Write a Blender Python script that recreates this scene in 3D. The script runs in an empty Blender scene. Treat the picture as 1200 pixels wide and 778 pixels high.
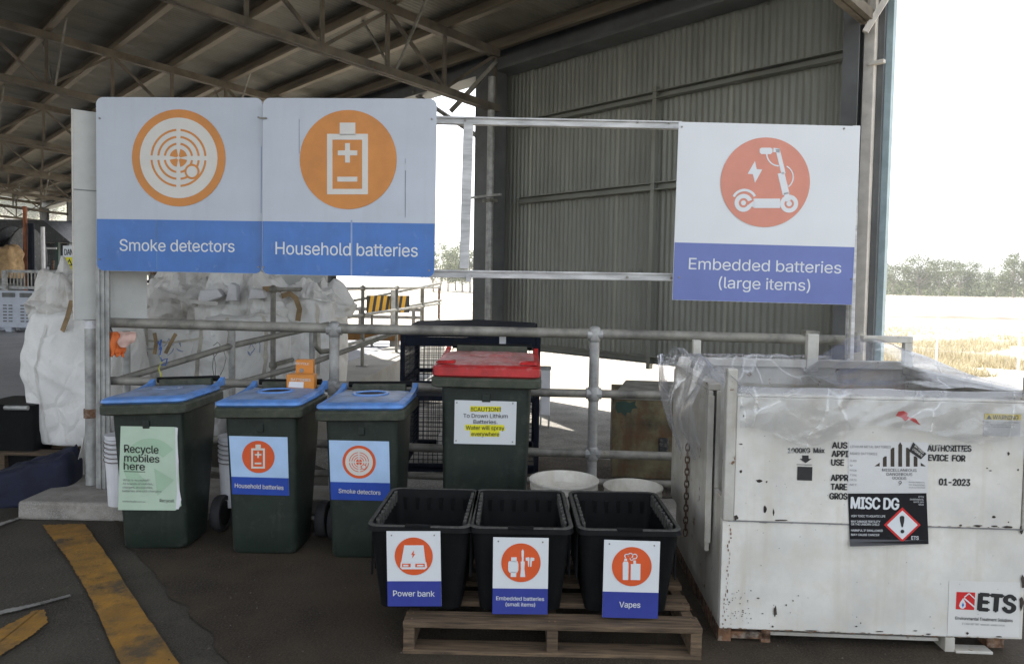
import bpy, bmesh, math, random
from mathutils import Vector, Matrix, noise
random.seed(7)
S = bpy.context.scene
C = S.collection
PI = math.pi
R = math.radians

# ------------------------------------------------------------------ camera
F = 850.0; CX = 600.0; CY = 370.0; H = 1.5
TP = 0.04235; ROLL = 0.017
pit = math.atan(TP)
fwd = Vector((0, math.cos(pit), -math.sin(pit)))
r0 = Vector((1, 0, 0)); u0 = Vector((0, math.sin(pit), math.cos(pit)))
rt = r0 * math.cos(ROLL) + u0 * math.sin(ROLL)
up = u0 * math.cos(ROLL) - r0 * math.sin(ROLL)
CAM = Vector((0, 0, H))
cd = bpy.data.cameras.new('camera'); cam = bpy.data.objects.new('camera', cd); C.objects.link(cam)
cd.sensor_fit = 'HORIZONTAL'; cd.sensor_width = 36; cd.lens = 36 * F / 1200
cd.shift_y = -(389 - CY) / 1200
cd.clip_end = 3000; cd.clip_start = 0.05
m = Matrix.Identity(4)
for i in range(3):
    m[i][0] = rt[i]; m[i][1] = up[i]; m[i][2] = -fwd[i]; m[i][3] = CAM[i]
cam.matrix_world = m
S.camera = cam

# ------------------------------------------------------------------ light
SUN_EL = R(44); sd = Vector((-.40, .917, 0)).normalized()
w = bpy.data.worlds.new('World'); S.world = w; w.use_nodes = True
nt = w.node_tree; nt.nodes.clear()
sky = nt.nodes.new('ShaderNodeTexSky'); sky.sky_type = 'NISHITA'; sky.sun_disc = False
sky.sun_elevation = SUN_EL; sky.sun_rotation = math.atan2(sd.x, sd.y); sky.dust_density = 1.5; sky.air_density = 1.0; sky.ozone_density = 1.2
bg = nt.nodes.new('ShaderNodeBackground'); bg.inputs[1].default_value = 0.12
wo = nt.nodes.new('ShaderNodeOutputWorld')
hs = nt.nodes.new('ShaderNodeHueSaturation'); hs.inputs['Saturation'].default_value = .62; nt.links.new(sky.outputs[0], hs.inputs['Color'])
vm = nt.nodes.new('ShaderNodeMix'); vm.data_type = 'RGBA'; vm.inputs[0].default_value = .35; vm.inputs[7].default_value = (9, 9.2, 9.6, 1)   # thin even white haze over the sky
nt.links.new(hs.outputs[0], vm.inputs[6]); nt.links.new(vm.outputs[2], bg.inputs[0]); nt.links.new(bg.outputs[0], wo.inputs[0])
sl = bpy.data.lights.new('sun', 'SUN'); sl.energy = 4.5; sl.angle = R(.53); sl.color = (1, .95, .87)
so = bpy.data.objects.new('sun', sl); C.objects.link(so)
dirv = Vector((sd.x * math.cos(SUN_EL), sd.y * math.cos(SUN_EL), math.sin(SUN_EL)))
so.rotation_euler = dirv.to_track_quat('Z', 'Y').to_euler(); so.location = (-10, 10, 20)
S.view_settings.view_transform = 'Standard'; S.view_settings.look = 'None'
S.view_settings.exposure = 1.4; S.view_settings.gamma = 1

# ------------------------------------------------------------------ helpers
def ray(u, v): return fwd + rt * ((u - CX) / F) + up * ((CY - v) / F)
def PY(u, v, Y):
    d = ray(u, v); return CAM + d * (Y / d.y)
def PG(u, v, h=0.0):
    d = ray(u, v); return CAM + d * ((h - H) / d.z)
def XY(u, Y, v=400): p = PY(u, v, Y); return p.x

def thing(name, label, cat, loc=(0, 0, 0), rz=0, group=None, rot=None):
    o = bpy.data.objects.new(name, None); C.objects.link(o)
    o.empty_display_size = .1
    o.location = loc; o.rotation_euler = rot if rot else (0, 0, rz)
    o['label'] = label; o['category'] = cat
    if group: o['group'] = group
    return o
def tag(o, label=None, cat=None, group=None, kind=None):
    if label: o['label'] = label
    if cat: o['category'] = cat
    if group: o['group'] = group
    if kind: o['kind'] = kind
    return o
def MW(o):
    return Matrix.Translation(o.location) @ o.rotation_euler.to_matrix().to_4x4()

class MB:
    def __init__(s): s.v = []; s.f = []
    def add(s, vs, fs, M=None):
        n = len(s.v)
        for p in vs:
            p = Vector(p); s.v.append(M @ p if M else p)
        s.f += [tuple(i + n for i in f) for f in fs]
        return s
    def box(s, x0, x1, y0, y1, z0, z1, M=None):
        return s.add([(x0,y0,z0),(x1,y0,z0),(x1,y1,z0),(x0,y1,z0),(x0,y0,z1),(x1,y0,z1),(x1,y1,z1),(x0,y1,z1)],
              [(3,2,1,0),(4,5,6,7),(0,1,5,4),(1,2,6,5),(2,3,7,6),(3,0,4,7)], M)
    def bar(s, p, q, w, h=None, upv=(0, 0, 1)):
        h = h or w; p = Vector(p); q = Vector(q); d = (q - p); L = d.length
        if L < 1e-6: return s
        d /= L; a = d.cross(Vector(upv))
        if a.length < 1e-3: a = d.cross(Vector((1, 0, 0)))
        a.normalize(); b = a.cross(d)
        M = Matrix(((a.x, d.x, b.x, p.x), (a.y, d.y, b.y, p.y), (a.z, d.z, b.z, p.z), (0, 0, 0, 1)))
        return s.box(-w/2, w/2, 0, L, -h/2, h/2, M)
    def tube(s, p, q, r, n=12, r2=None, cap=True):
        p = Vector(p); q = Vector(q); d = (q - p).normalized(); r2 = r if r2 is None else r2
        a = d.cross(Vector((0, 0, 1)))
        if a.length < 1e-3: a = Vector((1, 0, 0))
        a.normalize(); b = a.cross(d)
        vs = []
        for c, rr in ((p, r), (q, r2)):
            for i in range(n):
                t = 2*PI*i/n; vs.append(c + a*math.cos(t)*rr + b*math.sin(t)*rr)
        fs = [(i, (i+1) % n, n+(i+1) % n, n+i) for i in range(n)]
        if cap: fs += [tuple(range(n))[::-1], tuple(range(n, 2*n))]
        return s.add(vs, fs)
    def path(s, pts, r, n=8):
        pts = [Vector(p) for p in pts]; vs = []; fs = []
        pa = None
        for k, p in enumerate(pts):
            d = (pts[min(k+1, len(pts)-1)] - pts[max(k-1, 0)]).normalized()
            a = pa - d*pa.dot(d) if pa else d.cross(Vector((0, 0, 1)))
            if a.length < 1e-3: a = d.cross(Vector((1, 0, 0)))
            a.normalize(); pa = a; b = a.cross(d)
            rr = r[k] if isinstance(r, (list, tuple)) else r
            vs += [p + a*math.cos(2*PI*i/n)*rr + b*math.sin(2*PI*i/n)*rr for i in range(n)]
        for k in range(len(pts)-1):
            fs += [(k*n+i, k*n+(i+1) % n, (k+1)*n+(i+1) % n, (k+1)*n+i) for i in range(n)]
        fs += [tuple(range(n))[::-1], tuple(range((len(pts)-1)*n, len(pts)*n))]
        return s.add(vs, fs)
    def lathe(s, prof, n=24, M=None, cap0=True, cap1=True):
        vs = []; fs = []
        for r, z in prof: vs += [(r*math.cos(2*PI*i/n), r*math.sin(2*PI*i/n), z) for i in range(n)]
        for k in range(len(prof)-1):
            fs += [(k*n+i, k*n+(i+1) % n, (k+1)*n+(i+1) % n, (k+1)*n+i) for i in range(n)]
        if cap0: fs.append(tuple(range(n))[::-1])
        if cap1: fs.append(tuple(range((len(prof)-1)*n, len(prof)*n)))
        return s.add(vs, fs, M)
    def loft(s, rings, cap0=True, cap1=True):
        n = len(rings[0]); vs = [p for r in rings for p in r]; fs = []
        for k in range(len(rings)-1):
            fs += [(k*n+i, k*n+(i+1) % n, (k+1)*n+(i+1) % n, (k+1)*n+i) for i in range(n)]
        if cap0: fs.append(tuple(range(n))[::-1])
        if cap1: fs.append(tuple(range((len(rings)-1)*n, len(rings)*n)))
        return s.add(vs, fs)
    def grid(s, fn, nu, nv):
        vs = [fn(i/nu, j/nv) for j in range(nv+1) for i in range(nu+1)]
        fs = [(j*(nu+1)+i, j*(nu+1)+i+1, (j+1)*(nu+1)+i+1, (j+1)*(nu+1)+i) for j in range(nv) for i in range(nu)]
        return s.add(vs, fs)
    def build(s, name, mat, parent=None, smooth=False, bevel=0, solid=0, loc=None, sub=0):
        me = bpy.data.meshes.new(name); me.from_pydata([tuple(p) for p in s.v], [], s.f)
        me.materials.append(mat); me.validate()
        bm = bmesh.new(); bm.from_mesh(me); bmesh.ops.recalc_face_normals(bm, faces=bm.faces); bm.to_mesh(me); bm.free()
        if smooth: me.polygons.foreach_set('use_smooth', [True]*len(me.polygons))
        o = bpy.data.objects.new(name, me); C.objects.link(o)
        if parent: o.parent = parent
        if loc: o.location = loc
        if solid:
            md = o.modifiers.new('s', 'SOLIDIFY'); md.thickness = solid; md.offset = 0
        if bevel:
            md = o.modifiers.new('b', 'BEVEL'); md.width = bevel; md.segments = 2; md.limit_method = 'ANGLE'; md.angle_limit = R(40)
        if sub:
            md = o.modifiers.new('u', 'SUBSURF'); md.levels = sub; md.render_levels = sub
        return o
def autosmooth(o, ang=40):
    me = o.data; bm = bmesh.new(); bm.from_mesh(me)
    for f in bm.faces: f.smooth = True
    for e in bm.edges:
        if len(e.link_faces) == 2 and e.calc_face_angle(0) > R(ang): e.smooth = False
    bm.to_mesh(me); bm.free(); return o
def rr(x0, x1, y0, y1, r, z, k=4, skew=0):
    pts = []
    for cx, cy, a0 in ((x1-r, y1-r, 0), (x0+r, y1-r, PI/2), (x0+r, y0+r, PI), (x1-r, y0+r, 1.5*PI)):
        for i in range(k+1):
            a = a0 + PI/2*i/k; yy = cy + r*math.sin(a)
            pts.append(Vector((cx + r*math.cos(a), yy, z + skew*yy)))
    return pts
def copy_tree(o, parent=None):
    c = o.copy(); C.objects.link(c); c.parent = parent
    for ch in list(o.children): copy_tree(ch, c)
    return c

# ------------------------------------------------------------------ materials
def L(r, g, b):
    f = lambda c: (c/255/12.92) if c/255 <= .04045 else ((c/255+.055)/1.055)**2.4
    return (f(r), f(g), f(b))
def mat(name, col, rough=.6, metal=0, var=.25, scale=6, bump=0, bscale=80, col2=None, rust=0, rcol=(.16, .06, .02), rscale=9,
        dust=0, dcol=(.35, .32, .27), spec=.5, stretch=None, grain=0, gscale=200, rsoft=.04, streak=0, scol=(.25, .2, .13), rnd=0, scuff=0):
    m = bpy.data.materials.new(name); m.use_nodes = True; n = m.node_tree; N = n.nodes; K = n.links
    b = N['Principled BSDF']; b.inputs['Roughness'].default_value = rough; b.inputs['Metallic'].default_value = metal
    b.inputs['Specular IOR Level'].default_value = spec
    tc = N.new('ShaderNodeTexCoord'); co = tc.outputs['Object']
    if stretch:
        mp = N.new('ShaderNodeMapping'); mp.inputs['Scale'].default_value = stretch; K.new(co, mp.inputs[0]); co = mp.outputs[0]
    def nz(sc, det=6, ro=.6):
        t = N.new('ShaderNodeTexNoise'); t.inputs['Scale'].default_value = sc; t.inputs['Detail'].default_value = det
        t.inputs['Roughness'].default_value = ro; K.new(co, t.inputs['Vector']); return t.outputs['Fac']
    def ramp(src, a, bb):
        r_ = N.new('ShaderNodeMapRange'); r_.inputs[1].default_value = a; r_.inputs[2].default_value = bb; K.new(src, r_.inputs[0]); return r_.outputs[0]
    def mix(f, c1, c2):
        x = N.new('ShaderNodeMix'); x.data_type = 'RGBA'
        if isinstance(f, float): x.inputs[0].default_value = f
        else: K.new(f, x.inputs[0])
        for i, c in ((6, c1), (7, c2)):
            if isinstance(c, tuple): x.inputs[i].default_value = (*c, 1)
            else: K.new(c, x.inputs[i])
        return x.outputs[2]
    c2 = col2 if col2 else tuple(c*(1-var*1.6) for c in col)
    cur = mix(ramp(nz(scale), .35, .68), tuple(min(1, c*(1+var*.35)) for c in col), c2)
    if grain:
        cur = mix(ramp(nz(gscale, 3), .45, .7), cur, tuple(min(1, c*(1+grain)) for c in col))
    if streak:
        mq = N.new('ShaderNodeMapping'); mq.inputs['Scale'].default_value = (11, 11, .7); K.new(tc.outputs['Object'], mq.inputs[0])
        tq = N.new('ShaderNodeTexNoise'); tq.inputs['Scale'].default_value = 1.6; tq.inputs['Detail'].default_value = 6; tq.inputs['Roughness'].default_value = .65; K.new(mq.outputs[0], tq.inputs['Vector'])
        rq = N.new('ShaderNodeMapRange'); rq.inputs[1].default_value = .52; rq.inputs[2].default_value = .80; rq.inputs[4].default_value = streak; K.new(tq.outputs['Fac'], rq.inputs[0])
        cur = mix(rq.outputs[0], cur, scol)
    if scuff:
        for sc_ in ((90, 6, 14), (10, 14, 90)):
            mq = N.new('ShaderNodeMapping'); mq.inputs['Scale'].default_value = sc_; mq.inputs['Rotation'].default_value = (.3, .5, .2); K.new(tc.outputs['Object'], mq.inputs[0])
            tq = N.new('ShaderNodeTexNoise'); tq.inputs['Scale'].default_value = 1.2; tq.inputs['Detail'].default_value = 4; K.new(mq.outputs[0], tq.inputs['Vector'])
            rq = N.new('ShaderNodeMapRange'); rq.inputs[1].default_value = .66; rq.inputs[2].default_value = .74; rq.inputs[4].default_value = scuff; K.new(tq.outputs['Fac'], rq.inputs[0])
            cur = mix(rq.outputs[0], cur, dcol)
    if rnd:
        oi = N.new('ShaderNodeObjectInfo'); hv = N.new('ShaderNodeHueSaturation'); mr = N.new('ShaderNodeMapRange'); mr.inputs[3].default_value = 1-rnd; mr.inputs[4].default_value = 1+rnd
        K.new(oi.outputs['Random'], mr.inputs[0]); K.new(mr.outputs[0], hv.inputs['Value']); K.new(cur, hv.inputs['Color']); cur = hv.outputs[0]
    if dust:
        cur = mix(ramp(nz(scale*2.3, 8, .7), .62-dust*.35, .85), cur, dcol)
    if rust:
        f = ramp(nz(rscale, 10, .72), .70-rust*.25, .70+rsoft-rust*.25)
        cur = mix(f, cur, rcol)
        rg = N.new('ShaderNodeMapRange'); rg.inputs[3].default_value = rough; rg.inputs[4].default_value = .9; K.new(f, rg.inputs[0]); K.new(rg.outputs[0], b.inputs['Roughness'])
    K.new(cur, b.inputs['Base Color'])
    if bump:
        bp = N.new('ShaderNodeBump'); bp.inputs['Strength'].default_value = bump; bp.inputs['Distance'].default_value = .01
        K.new(nz(bscale, 8), bp.inputs['Height']); K.new(bp.outputs[0], b.inputs['Normal'])
    return m
M = {}
M['asphalt'] = mat('asphalt', (.047, .041, .031), .85, col2=(.015, .013, .010), scale=2.0, bump=1, bscale=45, scuff=.0, grain=1.0, gscale=150, dust=.3, dcol=(.075, .066, .05), spec=.3)
M['worn'] = mat('worn_asphalt', (.042, .032, .021), .85, col2=(.014, .011, .008), var=.45, scale=2.1, bump=.7, bscale=60, grain=.7, gscale=120, dust=.3, dcol=(.056, .043, .028), spec=.25)
M['floor'] = mat('shed_floor', (.22, .22, .225), .6, var=.2, scale=.6, bump=.2, grain=.3, gscale=60)
M['gravel'] = mat('gravel', (.26, .245, .22), .9, var=.35, scale=3, bump=1, bscale=60, grain=.7, gscale=90)
M['dirt'] = mat('dirt', (.09, .07, .05), .95, var=.5, scale=5, bump=1, bscale=60, grain=.8, gscale=60)
M['land'] = mat('dry_land', (.56, .51, .42), .95, var=.3, scale=.12, dust=.5, dcol=(.45, .38, .26))
M['bluefloor'] = mat('shade_tinted_asphalt', (.10, .11, .14), .6, var=.2, scale=1, grain=.3)  # asphalt with the bluish tint of shade put into its colour
M['hill'] = mat('hill', (.34, .33, .2), .95, var=.6, scale=.12, grain=.8, gscale=.5)
M['yellow'] = mat('yellow_paint', (.36, .175, .018), .75, var=.3, scale=5, bump=.5, bscale=70, rust=.80, rsoft=.12, rcol=(.075, .053, .026), rscale=3.6, dust=.75, dcol=(.12, .075, .025))
M['whitepaint'] = mat('road_white', (.26, .25, .23), .8, rust=.8, rsoft=.15, rcol=(.06, .055, .045), rscale=14)
M['galv'] = mat('galvanised', (.40, .40, .385), .5, metal=.35, var=.3, scale=9, bump=.12, bscale=50, dust=.25, dcol=(.30, .28, .24), rust=.12, rcol=(.22, .16, .1))
M['galvold'] = mat('dull_galvanised', (.28, .27, .235), .6, metal=.2, var=.35, scale=7, bump=.15, bscale=50, dust=.4, dcol=(.30, .28, .22), rust=.15, rcol=(.2, .14, .09))
M['alu'] = mat('bright_channel', (.60, .60, .59), .5, metal=.1, var=.25, scale=5, stretch=(1, 1, 6), dust=.2, dcol=(.5, .48, .45))
M['steel'] = mat('truss_steel', (.17, .145, .11), .7, metal=.1, var=.35, scale=3, dust=.3, dcol=(.2, .15, .1), rust=.2)
M['purlin'] = mat('purlin_steel', (.24, .20, .145), .6, metal=.2, var=.3, scale=2, stretch=(.4, 3, 3), dust=.3, dcol=(.22, .17, .11))
M['dkcol'] = mat('dark_column_paint', (.125, .13, .13), .55, var=.25, scale=2, dust=.15, dcol=(.16, .15, .13))
M['roof'] = mat('roof_sheeting', (.25, .235, .19), .5, metal=.25, var=.3, scale=.9, dust=.25, dcol=(.2, .17, .12))
M['wallsh'] = mat('wall_sheeting', (.255, .26, .225), .5, metal=.15, var=.18, scale=1.5, stretch=(1, 1, .3), dust=.2, dcol=(.2, .18, .13))
M['flash'] = mat('green_flashing', (.36, .46, .48), .45, var=.15)
M['palecol'] = mat('pale_column', (.62, .58, .52), .6, var=.15, dust=.2)
M['conc'] = mat('concrete', (.30, .28, .25), .9, var=.3, scale=6, bump=.7, bscale=70, dust=.4, dcol=(.18, .15, .12), grain=.3)
M['bin'] = mat('dark_green_plastic', (.015, .025, .018), .5, scuff=.3, streak=.3, scol=(.045, .048, .035), var=.25, scale=5, bump=.08, bscale=150, dust=.22, dcol=(.055, .062, .05), spec=.4)
M['binrim'] = mat('dusty_toplit_green', (.042, .050, .033), .6, scuff=.5, var=.25, scale=8, dust=.5, dcol=(.11, .105, .08), spec=.4)  # paler than the body: dust plus top light in the colour
M['blue'] = mat('blue_plastic', (.11, .26, .60), .45, var=.25, scale=9, dust=.3, dcol=(.22, .26, .36), spec=.4)
M['bluegrey'] = mat('dusty_blue_lid', (.19, .28, .46), .5, var=.3, scale=10, dust=.6, dcol=(.27, .27, .27))
M['red'] = mat('red_plastic', (.45, .018, .018), .45, var=.3, scale=9, dust=.2, dcol=(.5, .22, .2), spec=.4)
M['reddust'] = mat('dusty_red_lid', (.42, .10, .09), .6, var=.3, scale=10, dust=.7, dcol=(.45, .38, .35))
M['black'] = mat('black_plastic', (.0055, .006, .0065), .65, scuff=.3, streak=.3, scol=(.02, .018, .015), var=.2, scale=8, bump=.05, dust=.15, dcol=(.014, .014, .014), spec=.15)
M['blackdust'] = mat('dusty_black_rim', (.034, .034, .030), .7, var=.3, scale=25, dust=.6, dcol=(.12, .115, .10))
M['void'] = mat('painted_hole_dark', (.006, .006, .008), .9)  # near-black that paints the shade of the lid holes
M['rubber'] = mat('rubber', (.02, .02, .022), .8, dust=.3, dcol=(.06, .055, .05))
M['white'] = mat('white_sign', (.47, .505, .56), .28, streak=.22, scol=(.34, .36, .38), var=.05, scale=3, dust=.1, dcol=(.40, .42, .45))
M['white2'] = mat('new_white_sign', (.66, .68, .69), .35, var=.03, scale=3)
M['sigblue'] = mat('sign_blue', (.035, .15, .46), .28, streak=.2, scol=(.1, .22, .45), var=.12, scale=6, dust=.06, dcol=(.2, .3, .5))
M['sigblue2'] = mat('faded_sign_blue', (.125, .165, .41), .35, var=.06)
M['navy'] = mat('sign_navy', (.035, .05, .27), .4, var=.1)
M['navy3'] = mat('sticker_blue', (.02, .065, .36), .4, var=.1)
M['sky3'] = mat('sticker_sky', (.40, .56, .78), .4, var=.08)
M['orange'] = mat('sign_orange', (.60, .22, .03), .4, var=.1)
M['salmon'] = mat('faded_orange', (.62, .24, .165), .4, var=.06)
M['orred'] = mat('orange_red', (.66, .10, .025), .4, var=.1)
M['cream'] = mat('print_cream', (.64, .62, .57), .4, var=.05)
M['ink'] = mat('black_ink', (.02, .02, .02), .6)
M['fadeink'] = mat('worn_ink', (.05, .05, .05), .7, rust=.55, rcol=(.45, .45, .43), rscale=50)
M['greyink'] = mat('grey_ink', (.22, .22, .22), .7)
M['greenp'] = mat('pale_green_paper', (.46, .58, .45), .5, var=.06)
M['greenp2'] = mat('mid_green_print', (.36, .51, .36), .5, var=.06)
M['yel'] = mat('bright_yellow', (.78, .72, .02), .6, var=.1)
M['amber'] = mat('amber_print', (.72, .38, .02), .6, var=.15)
M['redp'] = mat('print_red', (.58, .02, .02), .5, var=.1)
M['dgw'] = mat('white_bin_paint', (.68, .665, .61), .40, streak=.32, scol=(.42, .34, .22), var=.14, scale=3, bump=.08, bscale=20, dust=.45, dcol=(.56, .52, .43), rust=.06, rcol=(.14, .10, .06), rscale=11)
M['dgw2'] = mat('white_bin_paint_worn', (.52, .505, .45), .5, streak=.7, scol=(.30, .21, .12), var=.2, scale=4, bump=.1, bscale=20, dust=.4, dcol=(.36, .31, .24), rust=.36, rcol=(.15, .08, .04), rscale=11)
M['chip'] = mat('dark_chip', (.06, .045, .035), .9, var=.5, scale=30)
M['rustm'] = mat('rusty_edge', (.20, .10, .05), .85, var=.5, scale=14, bump=.5, dust=.4, dcol=(.4, .36, .3))
M['dump'] = mat('rusty_dumpster_paint', (.17, .145, .08), .8, streak=.9, scol=(.075, .032, .012), var=.5, scale=5, rust=.95, rsoft=.22, rcol=(.11, .045, .015), rscale=6, dust=.3, dcol=(.12, .1, .07))
M['dumpg'] = mat('dark_green_paint', (.018, .05, .035), .6, rust=.3)
M['wood'] = mat('pallet_wood', (.135, .09, .052), .85, rnd=.35, streak=0, var=.45, scale=5, stretch=(1.2, 14, 14), bump=.4, bscale=20, dust=.3, dcol=(.075, .055, .038))
M['woodred'] = mat('reddish_timber', (.26, .10, .06), .85, var=.3, stretch=(1, 10, 10))
M['brownt'] = mat('brown_timber', (.25, .12, .03), .8, var=.3)
M['bag'] = mat('woven_bag', (.84, .83, .80), .6, var=.08, scale=4, bump=.45, bscale=22, dust=.12, dcol=(.55, .48, .38))
M['bagdirty'] = mat('dirty_woven_bag', (.72, .70, .66), .7, var=.12, scale=3, bump=.5, bscale=18, dust=.25, dcol=(.42, .35, .26))
M['strap'] = mat('tan_strap', (.36, .25, .13), .8, var=.3)
M['pail'] = mat('white_pail_plastic', (.58, .56, .50), .45, streak=.4, scol=(.35, .28, .18), var=.12, scale=5, dust=.4, dcol=(.38, .33, .25))
M['wht'] = mat('white_plastic', (.68, .68, .70), .5, var=.1, dust=.2, dcol=(.5, .48, .45))
M['panelg'] = mat('pale_grey_board', (.47, .475, .45), .5, var=.08, dust=.15, dcol=(.4, .38, .34))
M['cage'] = mat('dark_blue_steel', (.009, .012, .022), .85, spec=.15, metal=0, var=.2, dust=.2, dcol=(.03, .03, .035))
M['navybag'] = mat('navy_fabric', (.007, .010, .032), .8, var=.3, bump=.4, bscale=40)
M['orangecloth'] = mat('orange_cloth', (.70, .16, .03), .7, var=.2, bump=.3)
M['pinkcloth'] = mat('pale_pink_cloth', (.68, .45, .38), .8, var=.2, bump=.3)
M['tan'] = mat('tan_fabric', (.45, .30, .15), .9, var=.3, bump=.6, bscale=12)
M['mach'] = mat('dark_machine', (.03, .032, .035), .6, var=.4, dust=.2)
M['machg'] = mat('grey_machine', (.16, .165, .16), .6, var=.3, dust=.3, dcol=(.2, .18, .14))
M['bark'] = mat('bark', (.34, .30, .25), .9, var=.3)
M['greyw'] = mat('mid_grey_wall', (.17, .17, .16), .7, var=.15)
M['chain'] = mat('rusty_chain', (.09, .05, .03), .8, var=.4)
M['bluerope'] = mat('blue_rope', (.06, .14, .42), .8); M['yelrope'] = mat('yellow_rope', (.5, .5, .08), .8)

def leafmat(name, c1, c2):
    m = bpy.data.materials.new(name); m.use_nodes = True; N = m.node_tree.nodes; K = m.node_tree.links
    b = N['Principled BSDF']; g = N.new('ShaderNodeNewGeometry'); r_ = N.new('ShaderNodeMix'); r_.data_type = 'RGBA'
    r_.inputs[6].default_value = (*c1, 1); r_.inputs[7].default_value = (*c2, 1)
    K.new(g.outputs['Random Per Island'], r_.inputs[0]); K.new(r_.outputs[2], b.inputs['Base Color']); b.inputs['Roughness'].default_value = .6
    t = N.new('ShaderNodeBsdfTranslucent'); K.new(r_.outputs[2], t.inputs[0]); mx = N.new('ShaderNodeMixShader'); mx.inputs[0].default_value = .4
    K.new(b.outputs[0], mx.inputs[1]); K.new(t.outputs[0], mx.inputs[2]); K.new(mx.outputs[0], N['Material Output'].inputs[0])
    return m
M['leaf'] = leafmat('gum_leaves', (.06, .085, .035), (.22, .24, .13))
M['grass'] = leafmat('dry_grass', (.33, .28, .16), (.56, .50, .36))

def filmmat():
    m = bpy.data.materials.new('clear_plastic_film'); m.use_nodes = True; N = m.node_tree.nodes; K = m.node_tree.links
    N.remove(N['Principled BSDF'])
    tr = N.new('ShaderNodeBsdfTransparent'); tr.inputs[0].default_value = (.97, .97, .98, 1)
    gl = N.new('ShaderNodeBsdfGlossy'); gl.inputs['Roughness'].default_value = .09
    df = N.new('ShaderNodeBsdfDiffuse'); df.inputs[0].default_value = (.80, .82, .88, 1)
    tl = N.new('ShaderNodeBsdfTranslucent'); tl.inputs[0].default_value = (.80, .82, .88, 1)
    lw = N.new('ShaderNodeLayerWeight'); lw.inputs[0].default_value = .35
    tc = N.new('ShaderNodeTexCoord'); nz = N.new('ShaderNodeTexNoise'); nz.inputs['Scale'].default_value = 9; nz.inputs['Detail'].default_value = 7
    K.new(tc.outputs['Object'], nz.inputs[0])
    bp = N.new('ShaderNodeBump'); bp.inputs['Strength'].default_value = .4; bp.inputs['Distance'].default_value = .03; K.new(nz.outputs[0], bp.inputs['Height'])
    K.new(bp.outputs[0], gl.inputs['Normal']); K.new(bp.outputs[0], lw.inputs['Normal'])
    rg = N.new('ShaderNodeMapRange'); rg.inputs[1].default_value = .0; rg.inputs[2].default_value = .9; rg.inputs[3].default_value = .07; rg.inputs[4].default_value = .75
    K.new(lw.outputs['Fresnel'], rg.inputs[0])
    wz = N.new('ShaderNodeTexNoise'); wz.inputs['Scale'].default_value = 3; K.new(tc.outputs['Object'], wz.inputs['Vector'])
    ws_ = N.new('ShaderNodeVectorMath'); ws_.operation = 'SCALE'; ws_.inputs['Scale'].default_value = .35; K.new(wz.outputs['Color'], ws_.inputs[0])
    wa = N.new('ShaderNodeVectorMath'); wa.operation = 'ADD'; K.new(tc.outputs['Object'], wa.inputs[0]); K.new(ws_.outputs[0], wa.inputs[1])
    mp = N.new('ShaderNodeMapping'); mp.inputs['Scale'].default_value = (4.5, 3, 2.6); mp.inputs['Rotation'].default_value = (.6, .9, .5); K.new(wa.outputs[0], mp.inputs[0])
    n2 = N.new('ShaderNodeTexVoronoi'); n2.feature = 'DISTANCE_TO_EDGE'; n2.inputs['Scale'].default_value = 1.0; K.new(mp.outputs[0], n2.inputs['Vector'])
    a2 = n2
    cr = N.new('ShaderNodeMapRange'); cr.inputs[1].default_value = .0; cr.inputs[2].default_value = .022; cr.inputs[3].default_value = .20; cr.inputs[4].default_value = 0; K.new(a2.outputs[0], cr.inputs[0])
    ad = N.new('ShaderNodeMath'); ad.operation = 'ADD'; ad.use_clamp = True; K.new(rg.outputs[0], ad.inputs[0]); K.new(cr.outputs[0], ad.inputs[1])
    m0 = N.new('ShaderNodeMixShader'); m0.inputs[0].default_value = .4; K.new(df.outputs[0], m0.inputs[1]); K.new(tl.outputs[0], m0.inputs[2])
    m1 = N.new('ShaderNodeMixShader'); m1.inputs[0].default_value = .68; K.new(m0.outputs[0], m1.inputs[1]); K.new(gl.outputs[0], m1.inputs[2])
    m2 = N.new('ShaderNodeMixShader'); K.new(ad.outputs[0], m2.inputs[0]); K.new(tr.outputs[0], m2.inputs[1]); K.new(m1.outputs[0], m2.inputs[2])
    K.new(m2.outputs[0], N['Material Output'].inputs[0]); return m
M['film'] = filmmat()

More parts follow.
